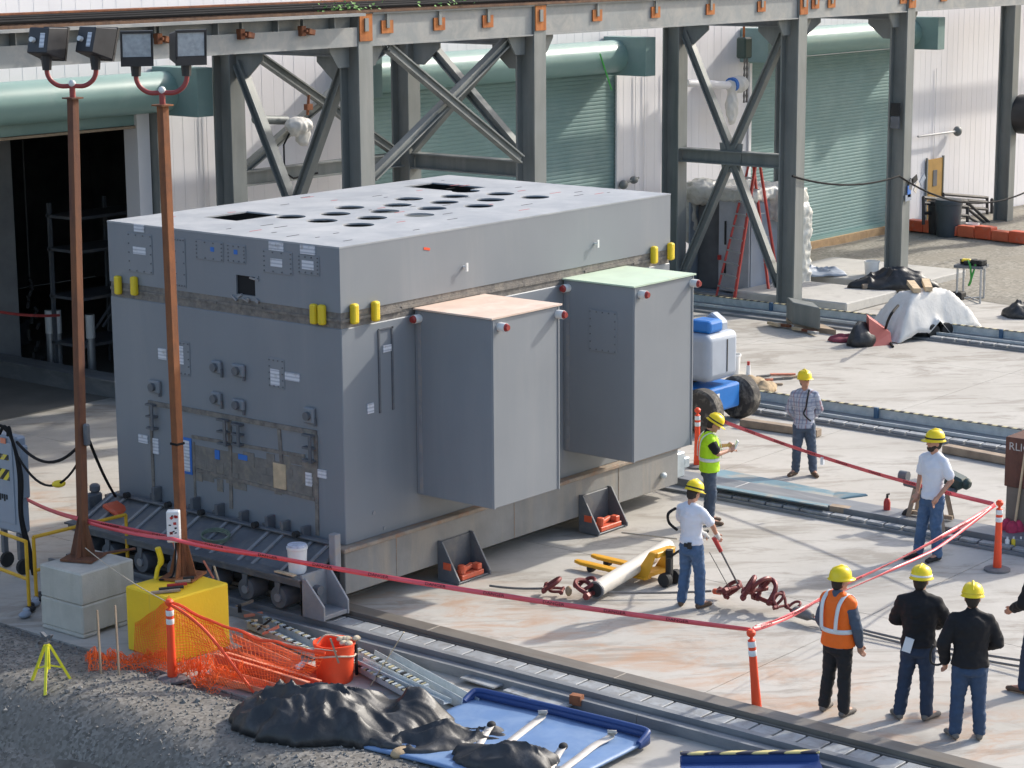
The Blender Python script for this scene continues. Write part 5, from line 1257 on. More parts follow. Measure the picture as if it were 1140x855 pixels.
# ================================================================== FAR YARD
# concrete plinths beside the gantry columns
a, b = gp(893,348), gp(978,345)
t = struct(MB().box(24.75,27.2,6.9,10.2,.0,.26).build('plinth', M_plinth, bevel=.03)); 
t2 = struct(MB().box(28.25,31.4,7.2,11.3,.0,.24).build('plinth', M_plinth, bevel=.03))
cc = gp(990,322,.2); cloth_heap('tarpaulin_bundle', (cc.x,cc.y), R(-50), 1.15, .55, lambda u,v: .22+.25*math.exp(-((u-.3)**2)*5), M_tarpgrey if 'M_tarpgrey' in globals() else M_tarp, 'dark grey tarpaulin bundled round the foot of a gantry column', 70, 40, 4.4, lambda x,y: .24)
cc = gp(908,308,.2); cloth_heap('tarpaulin_bundle', (cc.x,cc.y), R(-50), .8, .4, lambda u,v: .10, M_cab, 'low crumpled grey sheeting on the far concrete plinth', 50, 30, 9.4, lambda x,y: .24)
tq = pailf(970,316,.2,.4,M_white,'white pail on the plinth beside the dark tarpaulin bundle'); tq.location.z = .21
a = gp(960,320,.3); tag(MB().cyl(a,a+Vector((.5,-.5,.02)),.09).build('log_roll', M_woodold), 'brown roll beside the white pail on the plinth', 'roll')
# grey steel box and bits at the base of the front column
q = gp(896,362); gb = thing('junction_housing', 'squat green grey steel housing at the foot of the gantry column', 'housing', q)
a, b = gp(882,366), gp(913,373)
MB().hexa([Vector((p.x,p.y,z)) for z in (.12,.62) for p in (a,b,b+Vector((.6,.55,0)),a+Vector((.6,.55,0)))]).build('case', M_steel, gb, bevel=.02)
MB().hexa([Vector((p.x,p.y,z)) for z in (.0,.118) for p in (a,b+Vector((.2,-.3,0)),b+Vector((.7,.35,0)),a+Vector((.6,.55,0)))]).build('skid', M_woodold, gb)
for k in range(6):
    rnd = random.Random(60+k); q = gp(856+k*9,362+k*2.0); tag(MB().bar((q.x,q.y,.06),(q.x+rnd.uniform(-.5,.3),q.y-rnd.uniform(.2,.6),.08),.10,.06).build('scrap_batten', (M_woodpale,M_rust,M_plinth)[k % 3]), ('long pale','rust red','grey','short pale','thin rust red','thin grey')[k]+' scrap batten at the foot of the gantry column', 'batten', 'battens under the gantry')
# equipment under white tarp
hc = gp(1036,374); hp_ = thing('covered_compressor', 'compressor under a draped white tarp with timbers on top', 'compressor', hc)
nx_, ny_ = 48, 26; mb = MB(); ux2 = (gp(1082,372)-gp(990,384)).normalized(); vx2 = Vector((-ux2.y,ux2.x,0))
L2 = (gp(1082,372)-gp(990,384)).length
for i in range(nx_+1):
    for j in range(ny_+1):
        u, v = 2*i/nx_-1, 2*j/ny_-1
        s1 = max(0,(abs(u)-.42)/.58); s2 = max(0,(abs(v)-.4)/.6); fl_ = max(s1,s2)
        z = 1.02-.06*u*u-fl_**1.15*(.92+.12*math.sin(u*5+1)) + .045*noise.noise(Vector((u*5,v*5,3))) - .05*abs(noise.noise(Vector((u*9,v*3,1))))*fl_
        if v < -.55 and abs(u+.05) < .28: z = max(z, .42-(abs(u+.05)*1.2)+.3*(1+v))
        r = 1+.10*fl_*noise.noise(Vector((math.atan2(v,u)*4,2,0)))
        p = hc+ux2*(u*L2*.53*r)+vx2*((v*.62+.25)*r); mb.v.append(Vector((p.x,p.y,max(.03,z))))
for i in range(nx_):
    for j in range(ny_): k = i*(ny_+1)+j; mb.f.append((k,k+ny_+1,k+ny_+2,k+1))
o = mb.build('white_tarp', M_tarpwhite, hp_, smooth=60); s = o.modifiers.new('s','SOLIDIFY'); s.thickness = .01
MB().obox(hc+vx2*.25+Vector((0,0,.36)),(L2*.4,.5,.5),Matrix.Rotation(math.atan2(ux2.y,ux2.x),3,'Z')).build('body', M_dark, hp_)
for k in (-.2,.2): MB().lathe([(.05,-.05),(.16,-.05),(.17,0),(.16,.05),(.05,.05)],hc+ux2*k-vx2*.30+Vector((0,0,.17)),14,vx2).build('wheel', M_dark, hp_, smooth=True)
for k, (p, q) in enumerate((((1000,335,1.06),(1035,330,1.10)),((1016,340,1.08),(1050,331,1.10)))):
    a, b = hc+ux2*(-.45+.35*k)+vx2*.0+Vector((0,0,1.09)), hc+ux2*(.10+.45*k)+vx2*.85+Vector((0,0,1.12)); tag(MB().bar(a,b,.17,.1).build('timber_piece', M_woodpale), ('shorter','longer')[k]+' pale timber lying on top of the white tarp', 'timber', 'timbers on the white tarp')
q = gp(978,384); rs = thing('red_sheet', 'faded red folded sheet leaning beside the white tarp', 'sheet', q)
a, b = gp(968,386), gp(993,384); MB().hexa([a,b,b+Vector((.35,.3,0)),a+Vector((.35,.3,0)),a+Vector((.12,.1,.62)),b+Vector((.1,.1,.25)),b+Vector((.3,.3,.3)),a+Vector((.35,.3,.66))]).build('sheet', mat('red_faded', (.46,.13,.11), .7, 0, .1, 3), rs)
cc = gp(958,384); cloth_heap('black_bag', (cc.x,cc.y), 0., .38, .32, lambda u,v: .42, M_tarp, 'black bag beside the faded red sheet', 30, 26, 3.3)
cc = gp(940,380); cloth_heap('crimson_rag', (cc.x,cc.y), R(-50), .4, .2, lambda u,v: .10, mat('rag_dark_red', (.22,.05,.07), .9, 0, .3, 6), 'crumpled crimson rag on the ground by the black bag', 30, 20, 6.6, None, 'rag')
cable('air_hose', spline([gp(1000,340,1.0),gp(992,350,.9),gp(987,362,.5),gp(986,372,.1),gp(994,386,.03)],6), .03, M_cable, 'black hose hanging over the edge of the white tarp', 'hose')
# tool stand at the gravel edge
q = gp(1079,336); t = thing('tool_stand', 'tubular metal work stand carrying tools and green cord, on the gravel edge', 'stand', q)
H_ = 1.0
for (p) in ((1065,334),(1091,338),(1072,330),(1095,333)):
    a = gp(*p); MB().cyl(a,Vector((a.x,a.y,H_*.86)),.028,n=8).build('leg', M_alu, t, smooth=True)
a, b = gp(1065,334), gp(1095,333); MB().bar(a+Vector((0,0,.05)),b+Vector((0,0,.05)),.03,.03).bar(gp(1072,330)+Vector((0,0,.05)),gp(1091,338)+Vector((0,0,.05)),.03,.03).build('foot_bar', M_alu, t)
c = gp(1080,334); MB().obox((c.x,c.y,H_*.86),(.5,.75,.07),Matrix.Rotation(.2,3,'Z')).build('table', M_cart, t)
tl = MB(); rnd = random.Random(3)
for k in range(7): tl.obox((c.x+rnd.uniform(-.2,.2),c.y+rnd.uniform(-.3,.3),H_*.92+rnd.uniform(0,.07)),(.2,.14,.1),Matrix.Rotation(rnd.uniform(0,3),3,'Z'))
tl.build('tool', M_dark, t)
MB().obox((c.x-.05,c.y+.12,H_*1.0),(.16,.22,.07),Matrix.Rotation(.4,3,'Z')).build('yellow_tool', M_yel, t, bevel=.02)
MB().tube(spline([(c.x-.1,c.y+.05,H_),(c.x-.25,c.y-.1,H_*.9),(c.x-.22,c.y-.12,H_*.55),(c.x-.2,c.y-.05,H_*.4),(c.x-.24,c.y-.15,H_*.62),(c.x-.15,c.y-.2,H_*.95)],6),.025,6).build('green_cord', mat('green_cord', (.05,.3,.05), .6), t, smooth=True)
q = gp(1068,333); MB().box(q.x-.2,q.x+.1,q.y-.15,q.y+.15,.01,.2).build('tool_case', M_dark, t, bevel=.03)
q = gp(1136,352); cloth_heap('black_bag', (q.x,q.y), 0., .5, .4, lambda u,v: .25, M_tarp, 'dark bag at the edge of the tan gravel', 30, 26, 8.1)
# bins, railing, stairs, orange barrier
def bin_(px, py, r, h, mt, label):
    q = gp(px,py); q.z = .06; t = thing('refuse_bin', label, 'bin', q)
    MB().lathe([(r*.85,0),(r*.87,.02),(r,h*.92),(r*1.06,h*.93),(r*1.06,h),(r*.92,h),(r*.9,h*.85)],n=22).build('drum', mt, t, False, smooth=35)
    MB().lathe([(r*1.03,h+.002),(r*1.0,h+.06),(r*.4,h+.1)],n=22).build('lid', mt, t, False, smooth=35)
bin_(1055,265,.40,1.05,M_bin,'round slate grey refuse bin in front of the steel railing'); bin_(1043,263,.30,.95,M_lampblk,'darker narrow bin half behind the slate grey one')
tq = pailf(1082,266,.2,.42,M_white,'white pail beside the slate grey bin'); tq.location.z = .06
for k in range(7):   # water filled barrier sections along the wall foot
    a = gp(1012+19*k,256.0+2.2*k,.1); b = gp(1012+19*(k+1),256.0+2.2*(k+1),.1); d = (b-a).normalized()
    ht = .34+.05*math.sin(k*2.1)
    o = MB().bar(a+Vector((0,0,ht/2)),b-d*.02+Vector((0,0,ht/2)),.35,ht).build('barrier_section', M_orangeA if k % 2 == 0 else mat('barrier_orange', (.60,.13,.06), .6, 0, .1, 3), bevel=.03, seg=2)
    tag(o, 'low orange red barrier section in the row below the side door stairs', 'barrier', 'orange barrier sections')
rl = thing('stair_railing', 'black tubular stair landing railing beside the ochre side door', 'railing', (39.5,11.8,0))
def rt(name, pts): MB().tube([Vector(p) for p in pts], .05, 8).build(name, M_railblk, rl, smooth=True)
YL = 12.0
def RY(px, py, y=YL): return yp(px,py,y)
for px0, px1, py0, py1 in ((1028,1077,220,224),(1028,1077,226,230),(1028,1077,237,240)):
    rt('rail', (RY(px0,py0),RY(px1,py1)))
for px, a, b in ((1028,219,250),(1077,222,256),(1052,221,252)): rt('post', (RY(px,a),RY(px,b)))
for dy in (0,7,15,22): rt('stair_rail', (RY(1078,226+dy),RY(1112,258+dy*.4)))
for px0, px1, py0, py1 in ((1050,1099,216,220),(1050,1099,221,225),(1050,1099,229,233)): rt('rail', (RY(px0,py0,12.9),RY(px1,py1,12.9)))
for px, a, b in ((1050,216,250),(1099,219,255)): rt('post', (RY(px,a,12.9),RY(px,b,12.9)))
for dy in (0,8,16): rt('stair_rail', (RY(1104,222+dy,12.9),RY(1146,257+dy,12.9)))
rt('post', (RY(1104,222,12.9),RY(1104,255,12.9)))
MB().box(38.6,41.6,12.0,13.1,.0,.12).build('landing', M_plinth, rl)
# hanging cable and notices between columns
cable('slack_cable', bez(yp(882,196,YF-.3),yp(1001,196,YF-.3),.22)[:-1]+bez(yp(1001,196,YF-.3),yp(1150,210,YF-.3),.55), .026, M_cable, 'slack black cable hung along the gantry columns')
ng = thing('hanging_tags', 'bunch of pale tags and rags hanging by the gantry column near the ochre door', 'tags', yp(1018,215,YF-.3))
for k, (px, py, mt_) in enumerate(((1012,213,M_blueprint),(1014,205,M_cart),(1020,208,M_strap),(1027,200,M_cab),(1018,200,M_dark),(1011,220,M_cab))):
    q = yp(px,py,YF-.3); MB().obox(q,(.16,.02,.3),Matrix.Rotation(.3*k,3,'Y')).build('tag', mt_, ng)
ccx = thing('column_switchgear', 'small dark switch boxes fixed to the gantry column in front of the closed door', 'switchgear', yp(993,130,YF-.3))
for py in (122,137): q = yp(1000,py,YF-.25); MB().box(BX[3]-.26,BX[3]-.201,YF-.12,YF+.14,q.z-.18,q.z+.14).build('box', M_dark if py < 130 else M_cart, ccx, bevel=.01)
# dark machine part at the right frame edge, hung off the last gantry column
q = yp(1138,128,YR-.5); t = thing('wall_fan', 'dark ribbed fan housing hung beside the last gantry column', 'fan housing', (q.x+.25,q.y,q.z))
MB().lathe([(.5,-.3),(.62,-.25),(.62,.25),(.5,.3)],(q.x+.35,q.y,q.z),20,(0,1,0)).build('drum', M_lampblk, t, smooth=40)
for k in range(5): MB().box(q.x-.1+.16*k,q.x-.06+.16*k,q.y-.33,q.y-.301,q.z-.45,q.z+.45).build('rib', M_cart, t)
# wrapped pipe end and chain hoist between columns of the third bent
q = xp(820,97,BX[2]-.1); t = thing('wrapped_pipe', 'horizontal pipe with its end wrapped in white cloth and blue tape', 'pipe', q)
YP = 12.4
p0, p1 = yp(764,92,YP), yp(812,95,YP)
MB().cyl(p0,p1,.10,n=14).build('tube', M_wall2, t, smooth=True); e_ = p1
me = remesh(MB().ell(e_+Vector((.42,0,.0)),(.38,.22,.22)).ell(e_+Vector((.12,0,-.02)),(.2,.16,.17)).ell(e_+Vector((.1,-.02,-.55)),(.22,.12,.5)),.035,4,.04,(5,5,3),3.); Mi = wm(t).inverted(); me.transform(Mi); me.materials.append(M_tarpwhite); link('cloth_wrap', me, t)
MB().cyl(e_+Vector((.08,0,0)),e_+Vector((.18,0,.01)),.20,n=16).build('blue_tape', M_blueprint, t)
q = yp(828,50,12.3); t = thing('chain_hoist', 'dark green chain hoist hanging from the gantry above the wrapped pipe', 'hoist', q)
MB().box(q.x-.15,q.x+.2,q.y-.15,q.y+.15,q.z-.35,q.z+.2).build('body', mat('hoist_green', (.03,.06,.05), .5), t, bevel=.04); MB().cyl(q+Vector((0,0,.2)),(q.x,q.y,6.85),.03,n=8).build('hook', M_rustplate, t)
for k in range(2): MB().tube([(q.x+.05+.12*k,q.y,q.z-.35-.09*i) for i in range(14)],[.02+.015*(i % 2) for i in range(14)],6).build('chain', M_rope, t)
q = yp(333,140,11.5); t = thing('wrapped_valve', 'valve wrapped in torn white polythene, hanging by the gantry brace', 'valve', q)
me = remesh(MB().ell((0,0,0),(.33,.22,.17)).ell((.1,0,-.2),(.16,.12,.22)).ell((-.15,0,-.05),(.15,.12,.15)),.03,4,.04,(6,6,6),1.); me.materials.append(M_tarpwhite); link('polythene', me, t)
MB().tube([(-.25,0,-.1),(-.45,0,-.35),(-.45,0,-.9),(-.2,0,-1.05),(.5,0,-1.0)],.02,6).build('cable', M_cable, t, False)
MB().cyl((-.95,.3,.18),(-.05,.3,.1),.09).build('tube', M_steel, t, False, smooth=40); MB().cyl((.25,0,.2),(.3,0,.6),.03).box(.2,.36,-.05,.05,.3,.42).build('rusty_stem', M_rust, t, False)
# small camera gear on the wall near door two
q = yp(698,205,YW-.2); t = thing('wall_fitting', 'small grey pipe fitting on the white wall beyond the module roof', 'fitting', q)
MB().tube([(-.3,0,0),(.5,0,.12)],.03,8).ell((-.15,0,.0),(.15,.1,.12)).ell((.3,0,.08),(.14,.1,.1)).build('fitting_body', M_steel, t, False, smooth=True)
gl_ = tag(MB().tube([yp(668,60,YW-.9),yp(681,100,YW-.6)],.02,5).build('green_line', mat('green_line', (.1,.55,.12), .5)), 'thin bright green line slanting across the green door hood', 'line')
# ------------------------------------------------------------------ cabinet under plastic, ladder
c = gp(800,327); cw_ = thing('control_cabinet', 'grey control cabinet with door ajar under white plastic sheeting behind the gantry bent', 'cabinet', c)
CX_, CY_ = c.x, c.y
x0, x1, y0, y1 = 25.4, 26.9, 10.1, 12.0
MB().box(x0,x1,y1-.05,y1,.05,2.5).box(x0+.02,x1,y0,y0+.05,.05,2.5).box(x1-.05,x1,y0+.051,y1-.051,.05,2.5).box(x0,x1,y0,y1,2.501,2.55).box(x0,x1,y0,y1,.0,.049).build('case', M_cab, cw_)
MB().box(x0+.3,x1-.1,y0+.1,y1-.1,.06,2.45).build('gear', M_intdark, cw_)
dd = MB().obox((x0-.02,y0+.48,1.3),(.04,1.0,2.4),Matrix.Rotation(R(-6),3,'Z')).build('door', mat('door_pale_grey', (.42,.43,.46), .5), cw_, bevel=.01)
MB().box(x0-.09,x0-.055,y0+.7,y0+.74,1.3,1.9).box(x0-.09,x0-.055,y0+.7,y0+.74,.5,.9).build('vent_slot', M_dark, dd); MB().box(x0-.12,x0-.06,y0+.84,y0+.92,.9,1.02).build('red_handle', M_red, dd)
me = remesh(MB().box(x0-.12,x1+.3,y0-.1,y1+.15,2.45,2.72).ell((x0+.3,y1-.2,2.55),(.55,.5,.32)).box(x1-.6,x1+.35,y0-.5,y0+.1,1.9,2.65).box(x1-.05,x1+.38,y0-.62,y0-.15,.15,2.2).ell((x0+.2,y1+.1,1.9),(.2,.15,.7)),.05,2,.07,(5,5,4),2.); Mi = wm(cw_).inverted(); me.transform(Mi); me.materials.append(M_poly); link('plastic_sheet', me, cw_)
ld = thing('step_ladder', 'tall red fibreglass step ladder opened between the gantry columns', 'ladder', gp(820,332))
a0, a1, b0, b1 = gp(797,331), gp(817,337), gp(857,333), gp(868,326); Hh = zat((a0.x+a1.x)/2,(a0.y+a1.y)/2,186)
tc = (a0+a1+b0+b1)/4; tA, tB = tc+(a0-a1)*.18+Vector((0,0,Hh)), tc-(a0-a1)*.18+Vector((0,0,Hh))
for a, t_ in ((a0,tA),(a1,tB)): MB().bar(a,t_,.07,.05).build('front_rail', M_ladder, ld)
for b, t_ in ((b0,tA+Vector((.1,-.08,0))),(b1,tB+Vector((.1,-.08,0)))): MB().bar(b,t_,.06,.05).build('rear_rail', M_ladder, ld)
for k in range(1, 11):
    f_ = k/11; MB().bar(a0.lerp(tA,f_),a1.lerp(tB,f_),.09,.035).build('rung', M_alu, ld)
    if k % 2: MB().bar(b0.lerp(tA,f_),b1.lerp(tB,f_),.03,.03).build('rear_brace', M_alu, ld)
MB().obox(tc+Vector((0,0,Hh+.03)),(.35,.45,.06)).build('top_cap', M_red, ld)
# ------------------------------------------------------------------ inside the open bay
for px, lab in ((58,'left silver stanchion of a close pair inside the dark bay'),(66,'right silver stanchion of a close pair inside the dark bay'),(103,'single silver stanchion inside the dark bay')):
    q = gp(px,412 if px < 90 else 418); t = thing('stanchion', lab, 'stanchion', q, 0, 'silver stanchions in the bay'); h = zat(q.x,q.y,345 if px < 90 else 350)
    MB().cyl((0,0,.01),(0,0,h),.09,n=12).build('tube', M_alu, t, False, smooth=40); MB().cyl((0,0,h-.5),(0,0,h),.1,n=12).build('sleeve', M_white, t, False, smooth=40); MB().cyl((0,0,.013),(0,0,.04),.2,n=16).build('foot', M_cart, t, False)
sf = thing('storage_rack', 'steel storage rack with bare shelves just inside the dark bay', 'rack', (9.3,15.8,0))
for z in (.6,1.6,2.6,3.3): MB().box(8.4,11.4,15.6,16.6,z,z+.06).build('shelf', M_cart, sf)
for x in (8.4,9.9,11.3):
    for y in (15.62,16.5): MB().box(x,x+.08,y,y+.06,.012,3.6).build('upright', M_cart, sf)
for k in range(3): MB().bar((8.45+.5*k,15.58,.7+.3*k),(10.2+.3*k,15.56,2.4),.04,.04).build('cross_brace', M_cart, sf)
mb = MB(); rnd = random.Random(22); q = yp(30,250,16.5)
for k in range(26): mb.obox((q.x+rnd.gauss(0,.05+.004*k),16.5+rnd.gauss(0,.04),q.z-1.2-k*.12),(.05,.04,.13),Matrix.Rotation(rnd.uniform(-.6,.6),3,'Y'))
mb.cyl((q.x,16.5,q.z-1.1),(q.x,16.5,8.7),.02,n=6)
tag(mb.build('hanging_chain', M_dark), 'dark chain bundle hanging inside the open bay', 'chain')
for k, (px, py, w_) in enumerate(((10,400,1.2),(40,392,.8),(22,380,.7))):
    q = gp(px,py); tag(MB().obox((q.x,q.y+1.0,.3),(w_,.7,.55),Matrix.Rotation(.3*k,3,'Z')).build('crate', (M_woodold,M_cart,M_sack)[k], bevel=.02), ('brown','grey','tan')[k]+' crate on the floor inside the dark bay', 'crate')
cable('bay_tape', bez(gp(-10,352,1.0) if False else yp(-12,345,15.2),yp(66,351,15.2),.05), .03, M_redpaint, 'dull red barrier rope inside the dark bay', 'rope')
# ================================================================== PEOPLE (local frame: facing +X, left is +Y)
M_jean4 = mat('denim_navy', (.028,.055,.11), .85, 0, .22, 6, dirt=(.05,.085,.15), dirt_amt=(.52,.75), dscale=5, world=False)
def capsule(mb, p, q, r0, r1, n=10):
    p, q = Vector(p), Vector(q); mb.tube([p, q], [r0, r1], n); mb.ell(p, r0, n, 6); mb.ell(q, r1, n, 6); return mb
def chain(mb, pts, rs, n=12):
    for i in range(len(pts)-1): capsule(mb, pts[i], pts[i+1], rs[i], rs[i+1], n)
    return mb
def hand(mb, w_, e, side, curl=.5):
    w_, e = Vector(w_), Vector(e); d = (w_-e).normalized()
    s_ = Vector((1,0,0)); s_ = (s_-d*s_.dot(d)).normalized(); n_ = d.cross(s_)*side     # s_: thumb side, n_: palm normal
    mb.ell(w_+d*.045, (.036,.036,.05), 10, 8); capsule(mb, w_+d*.02, w_+d*.085+s_*.012, .028, .03); capsule(mb, w_+d*.03-s_*.02, w_+d*.085-s_*.02, .026, .026)
    for k, (o, l) in enumerate(((.034,.075),(.012,.085),(-.011,.08),(-.032,.062))):
        a = w_+d*.085+s_*o; b = a+(d*(1-curl*.4)-n_*curl*.8).normalized()*l*.55; c = b+(d*(1-curl)-n_*curl*1.2).normalized()*l*.5
        capsule(mb, a, b, .0105, .0098, 6); capsule(mb, b, c, .0098, .0085, 6)
    a = w_+d*.03+s_*.03; b = a+(d*.7+s_*.6-n_*.3).normalized()*.045; c = b+(d*.95+s_*.1-n_*.4).normalized()*.035
    capsule(mb, a, b, .0125, .0115, 6); capsule(mb, b, c, .0115, .0095, 6)
def person(label, loc, yaw, top, trs, boots, scale=1.0, armL=None, armR=None, legL=None, legR=None, head=(0,0), sleeve='short', hat=None, hatband=None, beard=False, gloves=False, jacket=False, vest=None, handmat=None, bulk=1.0, hem=.86, seed=0.):
    t = thing('person', label, 'person', loc, yaw); t.scale = (scale,)*3
    SL, SR = Vector((-.005,.168*bulk,1.395)), Vector((-.005,-.168*bulk,1.395))
    eL, wL = (Vector(p) for p in (armL or ((-.03,.25,1.14),(.06,.26,.90))))
    eR, wR = (Vector(p) for p in (armR or ((-.03,-.25,1.14),(.06,-.26,.90))))
    kL, aL, tL = (Vector(p) for p in (legL or ((.03,.10,.50),(-.02,.11,.09),(.14,.13,.05))))
    kR, aR, tR = (Vector(p) for p in (legR or ((.03,-.10,.50),(-.02,-.11,.09),(.14,-.13,.05))))
    hL, hR = Vector((0,.085,.90)), Vector((0,-.085,.90))
    T = [(-.01,.88,.105,.15),(-.005,.98,.105,.148),(0,1.08,.10,.14),(.0,1.2,.112,.158),(-.005,1.32,.118,.178),(-.015,1.41,.10,.165),(-.02,1.465,.065,.085)]
    def torso(mb, g, z0=0., z1=2., gx=0.):
        secs = [((x,0,z),((rx+g+gx)*bulk,0,0),(0,(ry+g)*bulk,0)) for x, z, rx, ry in T if z0 <= z <= z1]; mb.loft(secs,20); return mb
    # body: one continuous surface
    b = torso(MB(), -.012)
    chain(b, [hL,kL,aL], [.085,.055,.038]); chain(b, [hR,kR,aR], [.085,.055,.038])
    capsule(b, aL, tL, .035, .03); capsule(b, aR, tR, .035, .03)
    chain(b, [SL,eL,wL], [.052,.040,.028]); chain(b, [SR,eR,wR], [.052,.040,.028])
    hand(b, wL, eL, 1); hand(b, wR, eR, -1)
    k0 = len(b.v)
    capsule(b, (-.02,0,1.44), (.0,0,1.56), .058, .055)
    k1 = len(b.v)
    b.ell((.0,0,1.655),(.098,.077,.112),16,12); b.ell((.035,0,1.59),(.062,.055,.062),12,8); b.ell((.07,0,1.645),(.035,.045,.05),10,8)
    capsule(b, (.10,0,1.66), (.115,0,1.625), .011, .017, 8)
    for sg in (-1, 1): b.ell((-.005,sg*.079,1.635),(.022,.012,.033),8,6); b.ell((.075,sg*.03,1.61),(.02,.02,.02),8,6)
    b.ell((.096,0,1.585),(.014,.026,.008),8,6); b.ell((.088,0,1.555),(.022,.024,.018),8,6)
    HM = Matrix.Translation((0,0,1.53)) @ Matrix.Rotation(head[0],4,'Z') @ Matrix.Rotation(head[1],4,'Y') @ Matrix.Translation((0,0,-1.53))
    b.xf(HM, k1)
    me = remesh(b, .0105, 2); me.materials.append(M_skin); body = link('body', me, t)
    ey = MB()
    for sg in (-1, 1): ey.ell((.092,sg*.031,1.652),(.010,.014,.008),8,6)
    ey.xf(HM).build('eyes', M_eye, t, False, smooth=True)
    hr = MB().ell((-.022,0,1.66),(.092,.083,.115),14,10).ell((-.045,0,1.60),(.055,.066,.06),10,8)
    if beard: hr.ell((.05,0,1.565),(.058,.058,.05),12,8).ell((.02,0,1.60),(.055,.072,.05),12,8)
    me = remesh(hr.xf(HM), .012, 2, .004, (40,40,40)); me.materials.append(M_hair); link('hair', me, t)
    # trousers
    p = MB(); p.loft([((0,0,.95),(.098*bulk,0,0),(0,.140*bulk,0)),((0,0,.88),(.118*bulk,0,0),(0,.158*bulk,0)),((-.01,0,.80),(.12*bulk,0,0),(0,.16*bulk,0)),((0,0,.76),(.08,0,0),(0,.12,0))],18)
    for h_, k_, a_ in ((hL,kL,aL),(hR,kR,aR)): chain(p, [h_-Vector((0,0,.03)),k_,a_+Vector((.01,0,.01))], [.102*bulk,.078,.07])
    me = remesh(p, .015, 3, .012, (9,9,13), seed); me.materials.append(trs); link('trousers', me, t)
    # boots
    for a_, t_ in ((aL,tL),(aR,tR)):
        bt = MB(); capsule(bt, a_+Vector((0,0,.06)), a_-Vector((0,0,.03)), .05, .046); d = (t_-a_); d.z = 0
        bt.ell(a_+Vector((-d.x*.15,-d.y*.15,-.045)),(.05,.045,.045),10,8); capsule(bt, Vector((a_.x,a_.y,.05)), Vector((t_.x,t_.y,.042)), .046, .040); bt.ell((t_.x+d.x*.25,t_.y+d.y*.25,.034),(.05,.044,.034),10,8)
        bt.v = [Vector((v.x,v.y,max(0.,v.z))) for v in bt.v]
        me = remesh(bt, .014, 2)
        for v in me.vertices: v.co.z = max(v.co.z, 0.)
        me.materials.append(boots); link('boot', me, t)
    # upper garment
    g = .022 if jacket else .012
    s_ = MB()
    secs = [((0,0,hem),((.126+g)*bulk,0,0),(0,(.168+g)*bulk,0))]+[((x,0,z),((rx+g)*bulk,0,0),(0,(ry+g)*bulk,0)) for x, z, rx, ry in T if z > hem+.05]
    s_.loft(secs,20)
    for S_, e_, w_ in ((SL,eL,wL),(SR,eR,wR)):
        s_.ell(S_, .060+g)
        if sleeve == 'short': chain(s_, [S_, S_.lerp(e_,.72)], [.058+g,.060+g])
        else: chain(s_, [S_, e_, e_.lerp(w_,.94)], [.056+g,.052+g,.040+g*.8])
    for S_ in (SL,SR): capsule(s_, (-.02,S_.y*.25,1.455), (-.01,S_.y*.92,1.405), .062+g*.5, .058+g)
    if jacket or vest: capsule(s_, (-.025,0,1.44), (-.02,0,1.50), .074, .070)
    me = remesh(s_, .015, 3, .013 if jacket else .010, (8,8,11), seed+3); me.materials.append(top); sh = link('jacket' if jacket else 'shirt', me, t)
    if vest:
        v_ = MB(); secs = [((0,0,.88),(.165*bulk,0,0),(0,.205*bulk,0)),((0,0,1.0),(.155*bulk,0,0),(0,.195*bulk,0)),((0,0,1.2),(.152*bulk,0,0),(0,.194*bulk,0)),((-.005,0,1.34),(.15*bulk,0,0),(0,.19*bulk,0)),((-.015,0,1.42),(.13*bulk,0,0),(0,.172*bulk,0)),((-.02,0,1.475),(.09,0,0),(0,.115,0))]
        v_.loft(secs,20); v_.ell(SL,.082); v_.ell(SR,.082)
        for S_ in (SL,SR): capsule(v_, (-.02,S_.y*.3,1.462), (-.01,S_.y*.95,1.412), .076, .080)
        me = remesh(v_, .015, 2, .008, (8,8,10), seed+5); me.materials.append(vest); ve = link('vest', me, t)
        def band(z, hh):
            bd = MB(); rr = lambda zz: (.172-.02*(min(zz,1.2)-.88)/.32)*bulk
            n = 28; k = 0
            for i in range(n):
                a_ = 2*math.pi*i/n
                for zz in (z-hh/2, z+hh/2): bd.v.append(Vector((rr(zz)*math.cos(a_)*1.02,(rr(zz)+.042)*math.sin(a_)*1.02,zz)))
            for i in range(n): j = (i+1) % n; bd.f.append((2*i,2*j,2*j+1,2*i+1))
            o = bd.build('reflective_band', M_refl, ve, False, smooth=60); m_ = o.modifiers.new('s','SOLIDIFY'); m_.thickness = .004; m_.offset = 1
        band(1.08, .055)
        if vest is M_orvest:
            pass
        for sg in (-1, 1):     # shoulder straps, front and back
            pts = [(.172*bulk,sg*.11,1.10),(.168*bulk,sg*.115,1.28),(.13*bulk,sg*.12,1.42),(.0,sg*.125,1.512),(-.13*bulk,sg*.12,1.43),(-.172*bulk,sg*.11,1.28),(-.178*bulk,sg*.10,1.10)]
            o = ribbon([Vector(p_)*1.0 for p_ in pts], .05, M_refl, 'reflective_strap', None, Vector((0,1,0))); o.parent = ve
    if gloves:
        gm = MB()
        for w_, e_, sg in ((wL,eL,1),(wR,eR,-1)):
            d = (w_-e_).normalized(); capsule(gm, w_-d*.05, w_+d*.03, .042, .045); gm.ell(w_+d*.07,(.05,.045,.055),10,8); capsule(gm, w_+d*.09, w_+d*.13, .036, .026)
        me = remesh(gm, .013, 2); me.materials.append(M_glove); link('gloves', me, t)
    # hard hat
    hh = MB()
    prof = [(.128,0),(.126,.03),(.118,.075),(.095,.115),(.055,.138),(.015,.145)]
    k = len(hh.v); n = 24
    for r, z in prof:
        for j in range(n): a_ = 2*math.pi*j/n; hh.v.append(Vector((r*1.12*math.cos(a_), r*.94*math.sin(a_), z)))
